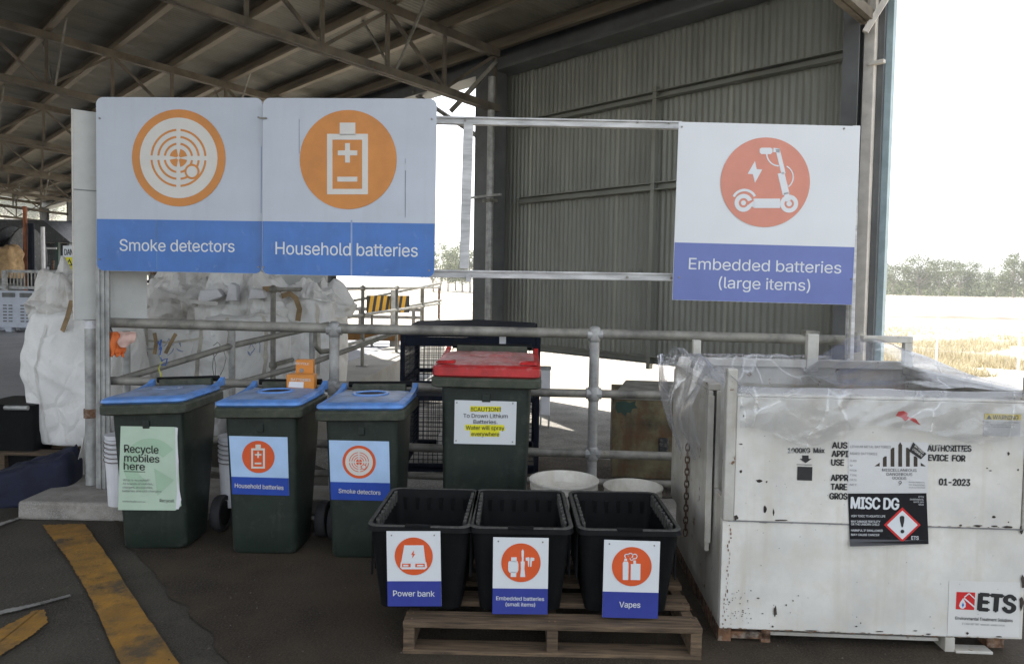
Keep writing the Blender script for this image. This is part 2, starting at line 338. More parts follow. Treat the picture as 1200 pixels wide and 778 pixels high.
def fabric(name):
    m = M[name]; N = m.node_tree.nodes; K = m.node_tree.links; b = N['Principled BSDF']; src = b.inputs['Base Color'].links[0].from_socket
    tl_ = N.new('ShaderNodeBsdfTranslucent'); K.new(src, tl_.inputs[0]); mx = N.new('ShaderNodeMixShader'); mx.inputs[0].default_value = .06
    K.new(b.outputs[0], mx.inputs[1]); K.new(tl_.outputs[0], mx.inputs[2]); K.new(mx.outputs[0], N['Material Output'].inputs[0])
    tc = N.new('ShaderNodeTexCoord'); v = N.new('ShaderNodeTexVoronoi'); v.feature = 'DISTANCE_TO_EDGE'; v.inputs['Scale'].default_value = 1
    nz = N.new('ShaderNodeTexNoise'); nz.inputs['Scale'].default_value = 2.5; K.new(tc.outputs['Object'], nz.inputs['Vector'])
    ms = N.new('ShaderNodeVectorMath'); ms.operation = 'SCALE'; ms.inputs['Scale'].default_value = .45; K.new(nz.outputs['Color'], ms.inputs[0])
    va = N.new('ShaderNodeVectorMath'); va.operation = 'ADD'; K.new(tc.outputs['Object'], va.inputs[0]); K.new(ms.outputs[0], va.inputs[1])
    mp = N.new('ShaderNodeMapping'); mp.inputs['Scale'].default_value = (6, 6, 3.2); K.new(va.outputs[0], mp.inputs[0]); K.new(mp.outputs[0], v.inputs['Vector'])
    mr = N.new('ShaderNodeMapRange'); mr.inputs[2].default_value = .22; K.new(v.outputs['Distance'], mr.inputs[0])
    bp = N.new('ShaderNodeBump'); bp.inputs['Strength'].default_value = .45; bp.inputs['Distance'].default_value = .018; K.new(mr.outputs[0], bp.inputs['Height'])
    old = b.inputs['Normal'].links[0].from_node; K.new(bp.outputs[0], old.inputs['Normal']); old.inputs['Strength'].default_value = .3
for k_ in ('bag', 'bagdirty'): fabric(k_)
# ------------------------------------------------------------------ print on faces
class Face:
    """a near-vertical face of a thing: local x to the right, z up, y = yf(z)"""
    def __init__(s, o, yf=lambda z: 0.0):
        s.o = o; s.yf = yf; s.inv = MW(o).inverted()
        s.c = s.inv @ CAM; s.d = s.inv.to_3x3()
    def at(s, u, v):
        d = s.d @ ray(u, v); y = s.yf(0.5)
        for _ in range(8):
            t = (y - s.c.y)/d.y; p = s.c + d*t; y = s.yf(p.z)
        return (p.x, p.z)
    def poly(s, name, pts, mt, off=.001, th=.0008, parent=None, px=True, label=None, sub=0):
        q = [s.at(*p) for p in pts] if px else pts
        n = len(q)
        vs = [(x, s.yf(z)-off-th, z) for x, z in q] + [(x, s.yf(z)-off, z) for x, z in q]
        fs = [tuple(range(n)), tuple(range(2*n-1, n-1, -1))] + [(i, (i+1) % n, n+(i+1) % n, n+i) for i in range(n)]
        mb = MB().add(vs, fs); o = mb.build(name, mt, parent or s.o)
        if label: o['label'] = label
        return o
    def polys(s, name, plist, mt, off=.001, th=.0008, px=True, label=None):
        mb = MB()
        for pts in plist:
            q = [s.at(*p) for p in pts] if px else pts; n = len(q)
            vs = [(x, s.yf(z)-off-th, z) for x, z in q] + [(x, s.yf(z)-off, z) for x, z in q]
            mb.add(vs, [tuple(range(n)), tuple(range(2*n-1, n-1, -1))] + [(i, (i+1) % n, n+(i+1) % n, n+i) for i in range(n)])
        o = mb.build(name, mt, s.o)
        if label: o['label'] = label
        if name in ('paint_chip', 'edge_rust'): o['kind'] = 'stuff'
        return o
    def arc(s, u, v, r0_, r1, a0=0, a1=360, n=48):
        """list of quads, radii in px of local scale"""
        cx, cz = s.at(u, v); k = (s.at(u+50, v)[0]-cx)/50; out = []
        m_ = max(2, int(n*abs(a1-a0)/360))
        for i in range(m_):
            a = R(a0+(a1-a0)*i/m_); b = R(a0+(a1-a0)*(i+1)/m_)
            out.append([(cx+r0_*k*math.cos(a), cz+r0_*k*math.sin(a)), (cx+r1*k*math.cos(a), cz+r1*k*math.sin(a)),
                        (cx+r1*k*math.cos(b), cz+r1*k*math.sin(b)), (cx+r0_*k*math.cos(b), cz+r0_*k*math.sin(b))])
        return out
    def arcs(s, name, lst, mt, off):
        mb = MB()
        for q in lst:
            n = len(q); mb.add([(x, s.yf(z)-off, z) for x, z in q], [tuple(range(n))])
        return mb.build(name, mt, s.o)
    def disc(s, name, u, v, r, mt, off=.001, n=48):
        cx, cz = s.at(u, v); k = (s.at(u+50, v)[0]-cx)/50
        return s.poly(name, [(cx+r*k*math.cos(2*PI*i/n), cz+r*k*math.sin(2*PI*i/n)) for i in range(n)], mt, off, px=False)
    def text(s, txt, u0_, v0_, u1_, v1_, cap, mt, off=.002, bold=0, name='lettering'):
        """baseline from (u0,v0) to (u1,v1), capitals cap px high"""
        me = text_mesh(txt, bold); x0, x1 = me['x0'], me['x1']
        a = Vector(s.at(u0_, v0_)); b = Vector(s.at(u1_, v1_)); t = Vector(s.at(u0_, v0_-cap)); hh = (t-a).length
        dx = (b-a)/(x1-x0); nrm = Vector((-dx.y, dx.x)).normalized()*hh
        vs = []
        for x, y in me['v']:
            p = a + dx*(x-x0) + nrm*y; vs.append((p.x, s.yf(p.y)-off, p.y))
        mb = MB().add(vs, me['f'])
        if bold > 0:
            ux, uy = dx.normalized()*bold*hh*1.25, nrm.normalized()*bold*hh*.8
            for k, sh in enumerate((ux, -ux, uy, -uy)):
                mb.add([(x+sh.x, y-.00012*(k+1), z+sh.y) for x, y, z in vs], me['f'])
        return mb.build(name, mt, s.o)
    def screw(s, pts, mt, r=.006):
        for u, v in pts:
            x, z = s.at(u, v); mb = MB().tube((x, s.yf(z), z), (x, s.yf(z)-.006, z), r, 10); mb.build('screw', mt, s.o)
_tc = {}
FONT = None
try:
    import os
    FONT = bpy.data.fonts.load(os.path.join(bpy.utils.system_resource('DATAFILES', path='fonts'), 'Inter.woff2'))  # Blender's own interface font
except Exception: FONT = None
def text_mesh(txt, bold):
    if (txt, bold) in _tc: return _tc[(txt, bold)]
    def mk(t):
        cu = bpy.data.curves.new('t', 'FONT'); cu.body = t; cu.size = 1; cu.resolution_u = 3
        if FONT: cu.font = FONT
        cu.space_character = .97; cu.fill_mode = 'NONE'
        o = bpy.data.objects.new('t', cu); me = bpy.data.meshes.new_from_object(o)
        co = [(v.co.x, v.co.y) for v in me.vertices]; adj = {}
        for e in me.edges:
            p, q = e.vertices; adj.setdefault(p, []).append(q); adj.setdefault(q, []).append(p)
        bpy.data.meshes.remove(me); bpy.data.objects.remove(o); bpy.data.curves.remove(cu)
        seen = set(); loops = []
        for st in range(len(co)):
            if st in seen or st not in adj: continue
            lp = [st]; seen.add(st); cur = st; prev = None
            while True:
                nx = [k for k in adj[cur] if k != prev and k not in seen]
                if not nx: break
                prev, cur = cur, nx[0]; lp.append(cur); seen.add(cur)
            if len(lp) > 2: loops.append([co[k] for k in lp])
        def area(l): return sum(l[i][0]*l[(i+1) % len(l)][1]-l[(i+1) % len(l)][0]*l[i][1] for i in range(len(l)))/2
        def inside(p, l):
            c = False
            for i in range(len(l)):
                (x1, y1), (x2, y2) = l[i], l[(i+1) % len(l)]
                if (y1 > p[1]) != (y2 > p[1]) and p[0] < (x2-x1)*(p[1]-y1)/(y2-y1)+x1: c = not c
            return c
        big = max(loops, key=lambda l: abs(area(l)))
        # a loop is a hole when all its points lie inside another loop and it winds the other way
        outs = []; holes = []
        sg = None
        for i, l in enumerate(loops):
            par = [j for j, m_ in enumerate(loops) if j != i and abs(area(m_)) > abs(area(l)) and area(m_)*area(l) < 0 and all(inside(p, m_) for p in l[::2])]
            (holes if par else outs).append((i, l, par))
        V = []; Fc = []
        from mathutils.geometry import tessellate_polygon
        for i, l, _ in outs:
            grp = [l]+[h for k, h, par in holes if min(par, key=lambda j: abs(area(loops[j]))) == i]
            tri = tessellate_polygon([[Vector((x, y, 0)) for x, y in g_] for g_ in grp]); n0 = len(V)
            for g_ in grp: V += g_
            Fc += [tuple(n0+k for k in t_) for t_ in tri]
        return V, Fc
    hv, _ = mk('H'); hy = max(p[1] for p in hv)
    v, f = mk(txt); v = [(x, y/hy) for x, y in v]
    _tc[(txt, bold)] = dict(v=v, f=f, x0=min(p[0] for p in v), x1=max(p[0] for p in v)); return _tc[(txt, bold)]
def rrect2(x0, x1, z0, z1, r, k=5, corners=(1, 1, 1, 1)):
    pts = []
    for (cx, cz, a0, c) in ((x1-r, z1-r, 0, corners[0]), (x0+r, z1-r, PI/2, corners[1]), (x0+r, z0+r, PI, corners[2]), (x1-r, z0+r, 1.5*PI, corners[3])):
        if c: pts += [(cx+r*math.cos(a0+PI/2*i/k), cz+r*math.sin(a0+PI/2*i/k)) for i in range(k+1)]
        else: pts.append((x1 if cx > x0+r*1.01 or cx == x1-r else x0, z1 if a0 < PI*.9 else z0))
    return pts

# ================================================================== SETTING
def sheet(name, pts, z, mt, kind='structure'):
    o = MB().add([(p[0], p[1], z) for p in pts], [tuple(range(len(pts)))]).build(name, mt); o['kind'] = kind; return o
def gz(x, y):
    d = y - 90
    return -0.03 + (max(0, d)*.012 if d > 0 else 0)
g = MB().grid(lambda a, b: (-600+1200*a, -60+700*b**2, gz(0, -60+700*b**2)), 40, 60).build('ground', M['land']); g['kind'] = 'structure'
hl = MB().grid(lambda a, b: (-420+300*a, 180+260*b, -2+46*math.sin(PI*min(1, b*1.2))*math.sin(PI*a*.9+.3)**.6*(1+.15*noise.noise(Vector((a*6, b*6, 0))))), 40, 24).build('hills', M['hill'], smooth=True); hl['kind'] = 'structure'
FX, FY = -.18, 10.07
U = Vector((-.685, .728, 0)).normalized(); NV = Vector((.728, .685, 0)).normalized()
def AS(a, s_, z=0): return Vector((FX, FY, 0)) + U*a - NV*s_ + Vector((0, 0, z))
# asphalt in front and under the shed
pa = [AS(60, 0), AS(60, 30), AS(-30, 30), AS(-30, 3.2), AS(-9.5, 2.4), AS(-7.2, 0)]
sheet('asphalt', pa, 0, M['asphalt'])
sheet('bounce_floor', [AS(1.2, -.4), AS(30, -.4), AS(30, 14), AS(3.5, 14), AS(3.5, 4.6), AS(1.2, 4.6)], .004, mat('pale_slab', (.20, .20, .195), .8, var=.2, scale=.8, grain=.2, dust=.2, dcol=(.16, .15, .13)))  # pale floor added under the shed, mostly unseen, to bounce light upward
sheet('gravel_yard', [AS(-7.1, -.02), AS(-7.1, 3.9), AS(-.3, 3.9), AS(-.3, -.02)], .004, M['gravel'])
sheet('dirt_verge', [PG(618, 585), PG(800, 585), PG(800, 540), PG(740, 543), PG(690, 538), PG(655, 534), PG(618, 528)], .012, M['dirt'])
sheet('shed_floor', [PG(-600, 520), PG(60, 520), PG(120, 398), PG(200, 372), PG(-300, 368)], .008, M['floor'])
fl = PG(-400, 421, .012), PG(45, 402, .012); 
p, q = fl; dd = (q-p).normalized(); nn = Vector((-dd.y, dd.x, 0))*.04
sheet('painted_line', [p-nn, q-nn, q+nn, p+nn], .012, M['whitepaint'])
# worn patch on the right, irregular edge
edge = [(128, 600), (150, 640), (178, 668), (205, 700), (232, 728), (256, 765), (285, 820), (330, 900)]
ep = []
for i in range(len(edge)-1):
    for k in range(6):
        t = k/6; a = PG(edge[i][0]*(1-t)+edge[i+1][0]*t, edge[i][1]*(1-t)+edge[i+1][1]*t); j = noise.noise(a*6)*.03; ep.append((a.x+j, a.y+j))
sheet('worn_surface', ep + [(3.5, .6), (3.5, 4.3), (-2.3, 4.3)], .008, M['worn'])
# yellow hatching
def poly_px(name, pts, z, mt):
    return sheet(name, [PG(u, v, z) for u, v in pts], z, mt)
def roughen(pts, amp=1.2, n=26):
    amp *= .95; out = []
    for i in range(len(pts)):
        a = pts[i]; b = pts[(i+1) % len(pts)]
        for k in range(n):
            t = k/n; out.append((a[0]*(1-t)+b[0]*t+random.uniform(-amp, amp), a[1]*(1-t)+b[1]*t+random.uniform(-amp, amp)*.5))
    return out
poly_px('yellow_marking', roughen([(50, 615), (98, 613), (106, 622), (225, 800), (160, 820), (108, 703), (80, 655)]), .012, M['yellow'])
poly_px('yellow_marking', roughen([(-60, 770), (-2, 738), (40, 715), (52, 714), (56, 728), (40, 742), (0, 768), (-60, 800)]), .012, M['yellow'])
poly_px('worn_white_line', roughen([(-20, 719), (40, 706.5), (82, 696), (83, 698), (40, 710), (-20, 724)], .8), .016, M['whitepaint'])
poly_px('worn_white_line', roughen([(-20, 618), (18, 607), (25, 604), (24, 607), (-20, 623)], .5), .016, M['whitepaint'])
# loose grit on the ground: uncountable
gr = MB()
for _ in range(650):
    x = random.uniform(-2.6, 3.0); y = random.uniform(1.6, 4.6); r_ = random.uniform(.001, .0035) * (1.8 if random.random() < .03 else 1)
    M4 = Matrix.Translation((x, y, .016+r_*.4)) @ Matrix.Rotation(random.random()*6, 4, 'Z')
    gr.add([(-r_, -r_*.7, -r_), (r_, -r_*.6, -r_), (r_*.8, r_, -r_), (-r_, r_*.8, -r_), (0, 0, r_*.7)], [(0, 1, 4), (1, 2, 4), (2, 3, 4), (3, 0, 4)], M4)
tag(gr.build('grit', mat('grit_stone', (.12, .105, .085), .9, var=.5, scale=3)), 'loose pale grit scattered over the dark ground', 'grit', kind='stuff')

# ================================================================== SHED
shed = thing('shed', 'open sided steel shed with corrugated wall, trusses and low pitched roof', 'shed', (FX, FY, 0), math.atan2(U.y, U.x))
BAY = 4.86; SL = .075; SW = 14.0
def rz_(s_): return SL*s_
def corr(x0, x1, pitch, amp, n_per=6):
    n = int(round((x1-x0)/pitch*n_per)); return [(x0+(x1-x0)*i/n, amp*math.sin(2*PI*(i/n_per))) for i in range(n+1)]
# roof sheets
prof = corr(0, .76, .076, .009, 6)
mb = MB(); vs = []; 
for s_ in (-.35, SW+.3):
    for x, h in prof: vs.append((x, s_, 4.87+rz_(s_)+h))
n = len(prof); mb.add(vs, [(i, i+1, n+i+1, n+i) for i in range(n-1)])
rs = mb.build('roof_sheet', M['roof'], shed, smooth=True); rs.location = (-5.6, 0, 0)
for k in range(1, 48):
    c = rs.copy(); C.objects.link(c); c.parent = shed; c.location = (-5.6+.755*k, 0, .003 if k % 2 else 0)
AEND = -5.6+.755*48
# purlins: Z/C sections
mb = MB(); mb.box(-5.55, AEND, -.004, .004, 0, .17).box(-5.55, AEND, .004, .07, .164, .17).box(-5.55, AEND, .004, .075, 0, .006).box(-5.55, AEND, .069, .075, .006, .03)
pl = mb.build('purlin', M['purlin'], shed); pl.location = (0, .05, 4.685+rz_(.05))
for k in range(1, 17):
    c = pl.copy(); C.objects.link(c); c.parent = shed; s_ = .05+.87*k; c.location = (0, s_, 4.685+rz_(s_))
# trusses
def truss(k):
    t = bpy.data.objects.new('truss', None); C.objects.link(t); t.parent = shed; t.location = (-BAY+BAY*k, 0, 0)
    def ch(name, a, b, w_, h_):
        MB().bar(a, b, w_, h_, upv=(0, 0, 1)).build(name, M['steel'], t)
    top = lambda s_: 4.62+rz_(s_); bot = lambda s_: 3.88+rz_(s_)
    ch('chord', (0, .1, top(.1)), (0, SW-.1, top(SW-.1)), .10, .11)
    for sx in (-1, 1): MB().bar((sx*.034, .1, bot(.1)), (sx*.034, SW-.1, bot(SW-.1)), .05, .09).build('chord', M['steel'], t)
    nn_ = 16
    for i in range(nn_+1):
        s0 = .15+.86*i
        if s0 > SW: break
        MB().bar((0, s0, bot(s0)), (0, s0, top(s0)), .042, .042, upv=(0, 1, 0)).build('web', M['steel'], t)
        s1 = s0+.86
        if s1 < SW:
            if i % 2 == 0: MB().bar((0, s0, top(s0)-.03), (0, s1, bot(s1)+.03), .038, .038).build('web', M['steel'], t)
            else: MB().bar((0, s0, bot(s0)+.03), (0, s1, top(s1)-.03), .038, .038).build('web', M['steel'], t)
    # fly braces to the purlins
    for i in range(2, 16, 3):
        s0 = .15+.86*i-.1
        for sx in (-1, 1):
            MB().bar((0, s0, bot(s0)), (sx*.75, s0, top(s0)+.1), .025, .025).build('fly_brace', M['galvold'], t)
    return t
for k in range(0, 8): truss(k)
# columns (I sections)
def column(k, s_, mt=None):
    mb = MB(); a = -BAY+BAY*k; h_ = 4.5+rz_(s_)
    mb.box(a-.15, a+.15, s_-.15, s_-.135, 0, h_).box(a-.15, a+.15, s_+.135, s_+.15, 0, h_).box(a-.006, a+.006, s_-.135, s_+.135, 0, h_)
    mb.box(a-.2, a+.2, s_-.2, s_+.2, .004, .03)
    return mb.build('column', mt or M['dkcol'], shed)
for k in range(0, 8):
    if k > 0 and k != 1: column(k, 0.0)
    column(k, SW)
MB().box(-4.81, -4.67, -.15, -.138, 0, 4.5).box(-4.81, -4.67, .138, .15, 0, 4.5).box(-4.745, -4.735, -.137, .137, 0, 4.5).build('column', M['dkcol'], shed)
# stiffening casing of far column so it reads solid
MB().box(.06, .42, -.13, .13, .0, 4.46).build('column_casing', M['dkcol'], shed)
# eave beam and gutter
MB().box(-5.5, AEND, -.22, -.17, 4.42, 4.86).box(-5.5, AEND, -.17, .1, 4.42, 4.45).build('eave_beam', M['dkcol'], shed)
MB().box(-5.6, AEND, -.42, -.25, 4.70, 4.84).build('gutter', M['greyw'], shed)
# wall: sheets between near and far columns
wp = corr(0, .762, .0762, .009, 6)
mb = MB(); vs = []
for z_ in (.6, 4.5):
    for x, h in wp: vs.append((x, h, z_))
n = len(wp); mb.add(vs, [(i, i+1, n+i+1, n+i) for i in range(n-1)])
ws = mb.build('wall_sheet', M['wallsh'], shed, smooth=True); ws.location = (-4.85, -.26, 0)
for k in range(1, 8):
    c = ws.copy(); C.objects.link(c); c.parent = shed; c.location = (-4.85+.758*k - (.35 if k == 7 else 0), -.26-(.004 if k % 2 else 0), 0)
fx = MB()
for z_ in (.66, 1.7, 2.66, 3.70, 4.4):
    for i in range(34): fx.box(-4.8+i*.1524-.006, -4.8+i*.1524+.006, -.247, -.238, z_-.006, z_+.006)
o_ = fx.build('wall_screws', M['galvold'], shed); o_['kind'] = 'stuff'
for z_ in (3.70, 2.66, .66):
    MB().box(-4.72, -.15, -.235, -.225, z_-.042, z_+.042).box(-4.72, -.15, -.225, -.13, z_+.034, z_+.042).box(-4.72, -.15, -.225, -.13, z_-.042, z_-.034).build('girt', M['wallsh'], shed)
MB().box(-2.445, -2.395, -.215, -.15, .55, 3.8).build('wall_stud', M['wallsh'], shed)
# corner of the near end: pale post, dark strip painted as the shaded gap, green flashing
MB().box(-4.885, -4.79, -.12, .0, 0, 4.86).build('corner_post', M['palecol'], shed, bevel=.006)
MB().box(-4.94, -4.89, -.14, -.06, 0, 4.86).build('corner_gap_shade', M['dkcol'], shed)
MB().box(-5.0, -4.945, -.12, -.10, 0, 4.9).box(-5.0, -4.99, -.17, -.12, 0, 4.9).build('corner_flashing', M['flash'], shed)
MB().box(-4.97, -4.84, -.03, .02, 3.50, 3.53).build('cleat', M['palecol'], shed)
MB().bar((-4.86, .16, 3.75), (-5.2, -.0, 4.4), .05, .05).build('end_brace', M['palecol'], shed)
# downpipe by the far column
dp = MB().tube((.0, .2, .25), (.0, .2, 4.3), .05, 14).build('downpipe', M['galv'], shed, smooth=True); autosmooth(dp)
MB().box(-.08, .08, .13, .27, 2.62, 2.66).build('pipe_bracket', M['galvold'], shed)
MB().box(-.3, .45, .255, .29, 2.68, 2.71).build('pipe_bracket', M['galv'], shed)
# diagonal stays at far column
MB().bar((-.05, .16, 4.5), (.45, .55, 3.85), .06, .05).build('knee_brace', M['galvold'], shed)
MB().bar((0.15, 0, 3.4), (2.1, 0.0, 4.5), .06, .05).build('knee_brace', M['galvold'], shed)

# dark far-end cladding behind the machines
fe = thing('end_wall', 'dark sheeted wall at the far left end of the shed', 'wall', PY(270, 330, 17.0)*1)
fe.location.z = 0
W0 = XY(243, 17) - XY(270, 17); W1 = XY(330, 17) - XY(270, 17)
for i in range(3):
    MB().box(W0+(W1-W0)*i/3+.01, W0+(W1-W0)*(i+1)/3-.01, 0, .05, 0, 2.6).build('wall_panel', M['greyw'], fe)
MB().box(W0, W1, -.06, -.01, 2.3, 2.42).build('rail', M['galvold'], fe)

# ================================================================== SIGNS
def px_thing(name, label, cat, u, v, Y, yaw=0, roll=0, group=None, z0=None):
    p = PY(u, v, Y)
    if z0 is not None: p.z = z0
    return thing(name, label, cat, p, rot=(0, roll, yaw), group=group)
def smoke_icon(f, u, v, r, mo, mc, off=.002):
    """detector mark of outer radius r px"""
    f.disc('emblem_disc', u, v, r, mo, off); f.disc('emblem_disc', u, v, r*.83, mc, off+.001)
    arcs = []
    for ra in (.60, .455, .315):
        for a0 in (0, 90, 180, 270):
            g_ = 4.5/ra*.6
            arcs += f.arc(u, v, r*(ra-.045), r*ra, a0+g_, a0+90-g_, 48)
    for a0 in (0, 90, 180, 270): arcs += f.arc(u, v, r*.035, r*.19, a0+12, a0+78, 30)
    f.arcs('detector_rings', arcs, mo, off+.0025)
    f.disc('detector_light', u+r*.29, v+r*.29, r*.16, mo, off+.002); f.disc('detector_light', u+r*.29, v+r*.29, r*.115, mc, off+.003)
def battery_icon(f, u, v, r, mo, mc, off=.002):
    f.disc('emblem_disc', u, v, r, mo, off)
    X = lambda a: u+a*r; Z = lambda b: v-b*r
    f.polys('battery_symbol', [
        [(X(-.17), Z(.76)), (X(.15), Z(.76)), (X(.15), Z(.50)), (X(-.17), Z(.50))],
        [(X(-.43), Z(.53)), (X(.41), Z(.53)), (X(.41), Z(.41)), (X(-.43), Z(.41))],
        [(X(-.43), Z(-.60)), (X(.41), Z(-.60)), (X(.41), Z(-.71)), (X(-.43), Z(-.71))],
        [(X(-.43), Z(.41)), (X(-.32), Z(.41)), (X(-.32), Z(-.60)), (X(-.43), Z(-.60))],
        [(X(.29), Z(.41)), (X(.41), Z(.41)), (X(.41), Z(-.60)), (X(.29), Z(-.60))],
        [(X(-.21), Z(.19)), (X(.19), Z(.19)), (X(.19), Z(.09)), (X(-.21), Z(.09))],
        [(X(-.06), Z(.34)), (X(.04), Z(.34)), (X(.04), Z(.19)), (X(-.06), Z(.19))],
        [(X(-.06), Z(.09)), (X(.04), Z(.09)), (X(.04), Z(-.06)), (X(-.06), Z(-.06))],
        [(X(-.22), Z(-.35)), (X(.19), Z(-.35)), (X(.19), Z(-.45)), (X(-.22), Z(-.45))]], mc, off+.001)

def big_sign(name, label, u0_, u1_, v0_, v1_, vb0, vb1, Y, yaw, roll, mw, mblue, r=.045, corners=(1, 1, 1, 1)):
    t = px_thing(name, label, 'sign', (u0_+u1_)/2, v1_, Y, yaw, roll)
    f = Face(t)
    a = f.at(u0_, (v0_+v1_)/2); b = f.at(u1_, (v0_+v1_)/2); tp = f.at((u0_+u1_)/2, v0_); bt = f.at((u0_+u1_)/2, v1_)
    x0, x1, z1, z0 = a[0], b[0], tp[1], bt[1]
    ol = rrect2(x0, x1, z0, z1, r) if r else [(x0, z0), (x1, z0), (x1, z1), (x0, z1)]
    n = len(ol); vs = [(x, 0, z) for x, z in ol]+[(x, .006, z) for x, z in ol]
    MB().add(vs, [tuple(range(n)), tuple(range(2*n-1, n-1, -1))]+[(i, (i+1) % n, n+(i+1) % n, n+i) for i in range(n)]).build('board', mw, t)
    zb = f.at((u0_+u1_)/2, (vb0+vb1)/2)[1]
    e = .0015
    if r: low = [(x0+e, zb), (x0+e, z0+r)] + [(x0+r+(r-e)*math.cos(PI+PI/2*i/5), z0+r+(r-e)*math.sin(PI+PI/2*i/5)) for i in range(1, 6)] + [(x1-r+(r-e)*math.cos(1.5*PI+PI/2*i/5), z0+r+(r-e)*math.sin(1.5*PI+PI/2*i/5)) for i in range(6)] + [(x1-e, zb)]
    else: low = [(x0+e, zb), (x0+e, z0+e), (x1-e, z0+e), (x1-e, zb)]
    f.poly('blue_band', low, mblue, .0004, .0006, px=False)
    return t, f
yaw_b = -R(3.2)
t1, f1 = big_sign('smoke_detector_sign', 'large weathered white and blue sign reading Smoke detectors, ringed orange emblem', 113, 307.4, 114.5, 319, 256, 260, 4.66, yaw_b, .002, M['white'], M['sigblue'])
smoke_icon(f1, 209.5, 185.5, 55, M['orange'], M['cream'])
f1.text('Smoke detectors', 140.5, 294, 275, 295.5, 13.5, M['white2'], bold=.006)
f1.screw([(117, 139), (303, 138), (117, 304), (303, 313)], M['galvold'])
f1.arcs('scratch', [[f1.at(182.5, 258), f1.at(184, 258), f1.at(184.5, 316), f1.at(183.3, 316)], [f1.at(306, 172), f1.at(306.6, 172), f1.at(306.3, 250), f1.at(305.8, 250)]], M['greyink'], .0012).data.materials[0] = mat('scratch_grey', (.10, .22, .46), .6)
t2, f2 = big_sign('household_battery_sign', 'large weathered white and blue sign reading Household batteries, solid orange disc', 307.6, 510.5, 115.5, 323.5, 259, 262.5, 4.555, yaw_b, .002, M['white'], M['sigblue'])
battery_icon(f2, 408, 187.5, 57, M['orange'], M['cream'])
f2.text('Household batteries', 323, 298, 489.5, 301, 14.5, M['white2'], bold=.006)
f2.screw([(312, 139), (506, 140), (309, 313), (503, 317)], M['galvold'])
sc2 = mat('scratch_pale', (.28, .37, .56), .6); dk2 = mat('scratch_dark', (.22, .24, .28), .7)
f2.arcs('scratch', [[f2.at(411, 258), f2.at(413, 258), f2.at(412.8, 323), f2.at(411, 323)]], sc2, .0013)
f2.arcs('scratch', [[f2.at(350.4, 140), f2.at(351, 140), f2.at(351, 180), f2.at(350.4, 180)], [f2.at(474.6, 200), f2.at(475.6, 200), f2.at(475.2, 255), f2.at(474.6, 255)],
   [f2.at(474.6, 186), f2.at(475.2, 186), f2.at(475.2, 192), f2.at(474.6, 192)], [f2.at(318.6, 285), f2.at(319.2, 285), f2.at(319.0, 292), f2.at(318.5, 292)]], dk2, .0011)
MB().box(-.02, .02, -.006, -.001, -.006, .006).build('clip', M['galvold'], t2, loc=(f2.at(308, 139)[0], 0, f2.at(308, 139)[1]))

t3, f3 = big_sign('embedded_battery_sign', 'new white and blue sign with salmon scooter disc reading Embedded batteries large items', 791.5, 1003.5, 145.5, 354.5, 285, 289, 4.62, R(-1), .011, M['white2'], M['sigblue2'], r=0)
f3.disc('emblem_disc', 896.5, 214, 52.5, M['salmon'], .002, 64)
def bx2(u0_, v0_, u1_, v1_, w_):
    d = Vector((u1_-u0_, v1_-v0_)); d.normalize(); n_ = Vector((-d.y, d.x))*w_/2
    return [(u0_+n_.x, v0_+n_.y), (u1_+n_.x, v1_+n_.y), (u1_-n_.x, v1_-n_.y), (u0_-n_.x, v0_-n_.y)]
MWt = M['white2']
f3.polys('scooter_symbol', [bx2(906, 176, 913.5, 177, 5), bx2(911, 175, 918, 204, 5), bx2(915, 203, 921, 228, 8), bx2(921, 226, 923.5, 236, 6),
   [(883, 233), (914, 233), (914, 244), (883, 244)], [(877, 240), (884, 235), (884, 244)]], MWt, .003)
f3.poly('scooter_grip', [(892, 173.5), (903, 173.5), (905, 175), (905, 179), (903, 181), (892, 181), (890, 179), (890, 175)], MWt, .003)
f3.polys('lightning_symbol', [[(884.5, 189), (876, 204), (882, 204.5), (884.5, 214.5), (893, 199), (886.5, 198.5)]], MWt, .003)
f3.arcs('scooter_wheel', f3.arc(871, 238, 5.5, 10.5, 20, 340) + f3.arc(871, 238, 0, 3, 0, 360, 12) + f3.arc(924.5, 239, 5.5, 10.5, 0, 360) + f3.arc(924.5, 239, 0, 3.2, 0, 360, 12) + f3.arc(872, 237, 12.5, 15.5, 30, 155), MWt, .0042)
f3.arcs('brake_cable', f3.arc(913, 180, 14, 15.6, 185, 270) + f3.arc(915, 208, 13.5, 15, -50, 65), MWt, .0042)
f3.text('Embedded batteries', 807, 315.5, 985.5, 320.5, 13.2, M['white2'], bold=-.004)
f3.text('(large items)', 842, 337.5, 949, 341, 13, M['white2'], bold=-.004)
f3.screw([(799, 149), (989, 151), (796, 325), (998, 327)], M['galvold'])

# sign frame of bright channel
sf = thing('sign_frame', 'bright galvanised channel frame carrying the large signs', 'sign frame', (0, 4.74, 0))
FO = Vector((0, 4.74, 0))
def chan(name, a, b, w_, par, Yv=4.74, d_=.04, mt=None):
    mb = MB(); A = PY(a[0], a[1], Yv)-par.location; B = PY(b[0], b[1], Yv)-par.location
    mb.bar(A, B, d_, w_, upv=(0, 0, 1) if abs(a[0]-b[0]) > abs(a[1]-b[1]) else (1, 0, 0))
    o = mb.build(name, mt or M['alu'], par, bevel=.003); return o
chan('rail', (500, 141), (798, 147.5), .050, sf)
chan('rail', (440, 319.5), (795, 325), .050, sf)
MB().bar(PY(500, 137.5, 4.712)-FO, PY(798, 143.5, 4.712)-FO, .012, .006).build('rail_lip', M['alu'], sf)
MB().bar(PY(440, 316.5, 4.712)-FO, PY(795, 321.5, 4.712)-FO, .012, .006).build('rail_lip', M['alu'], sf)
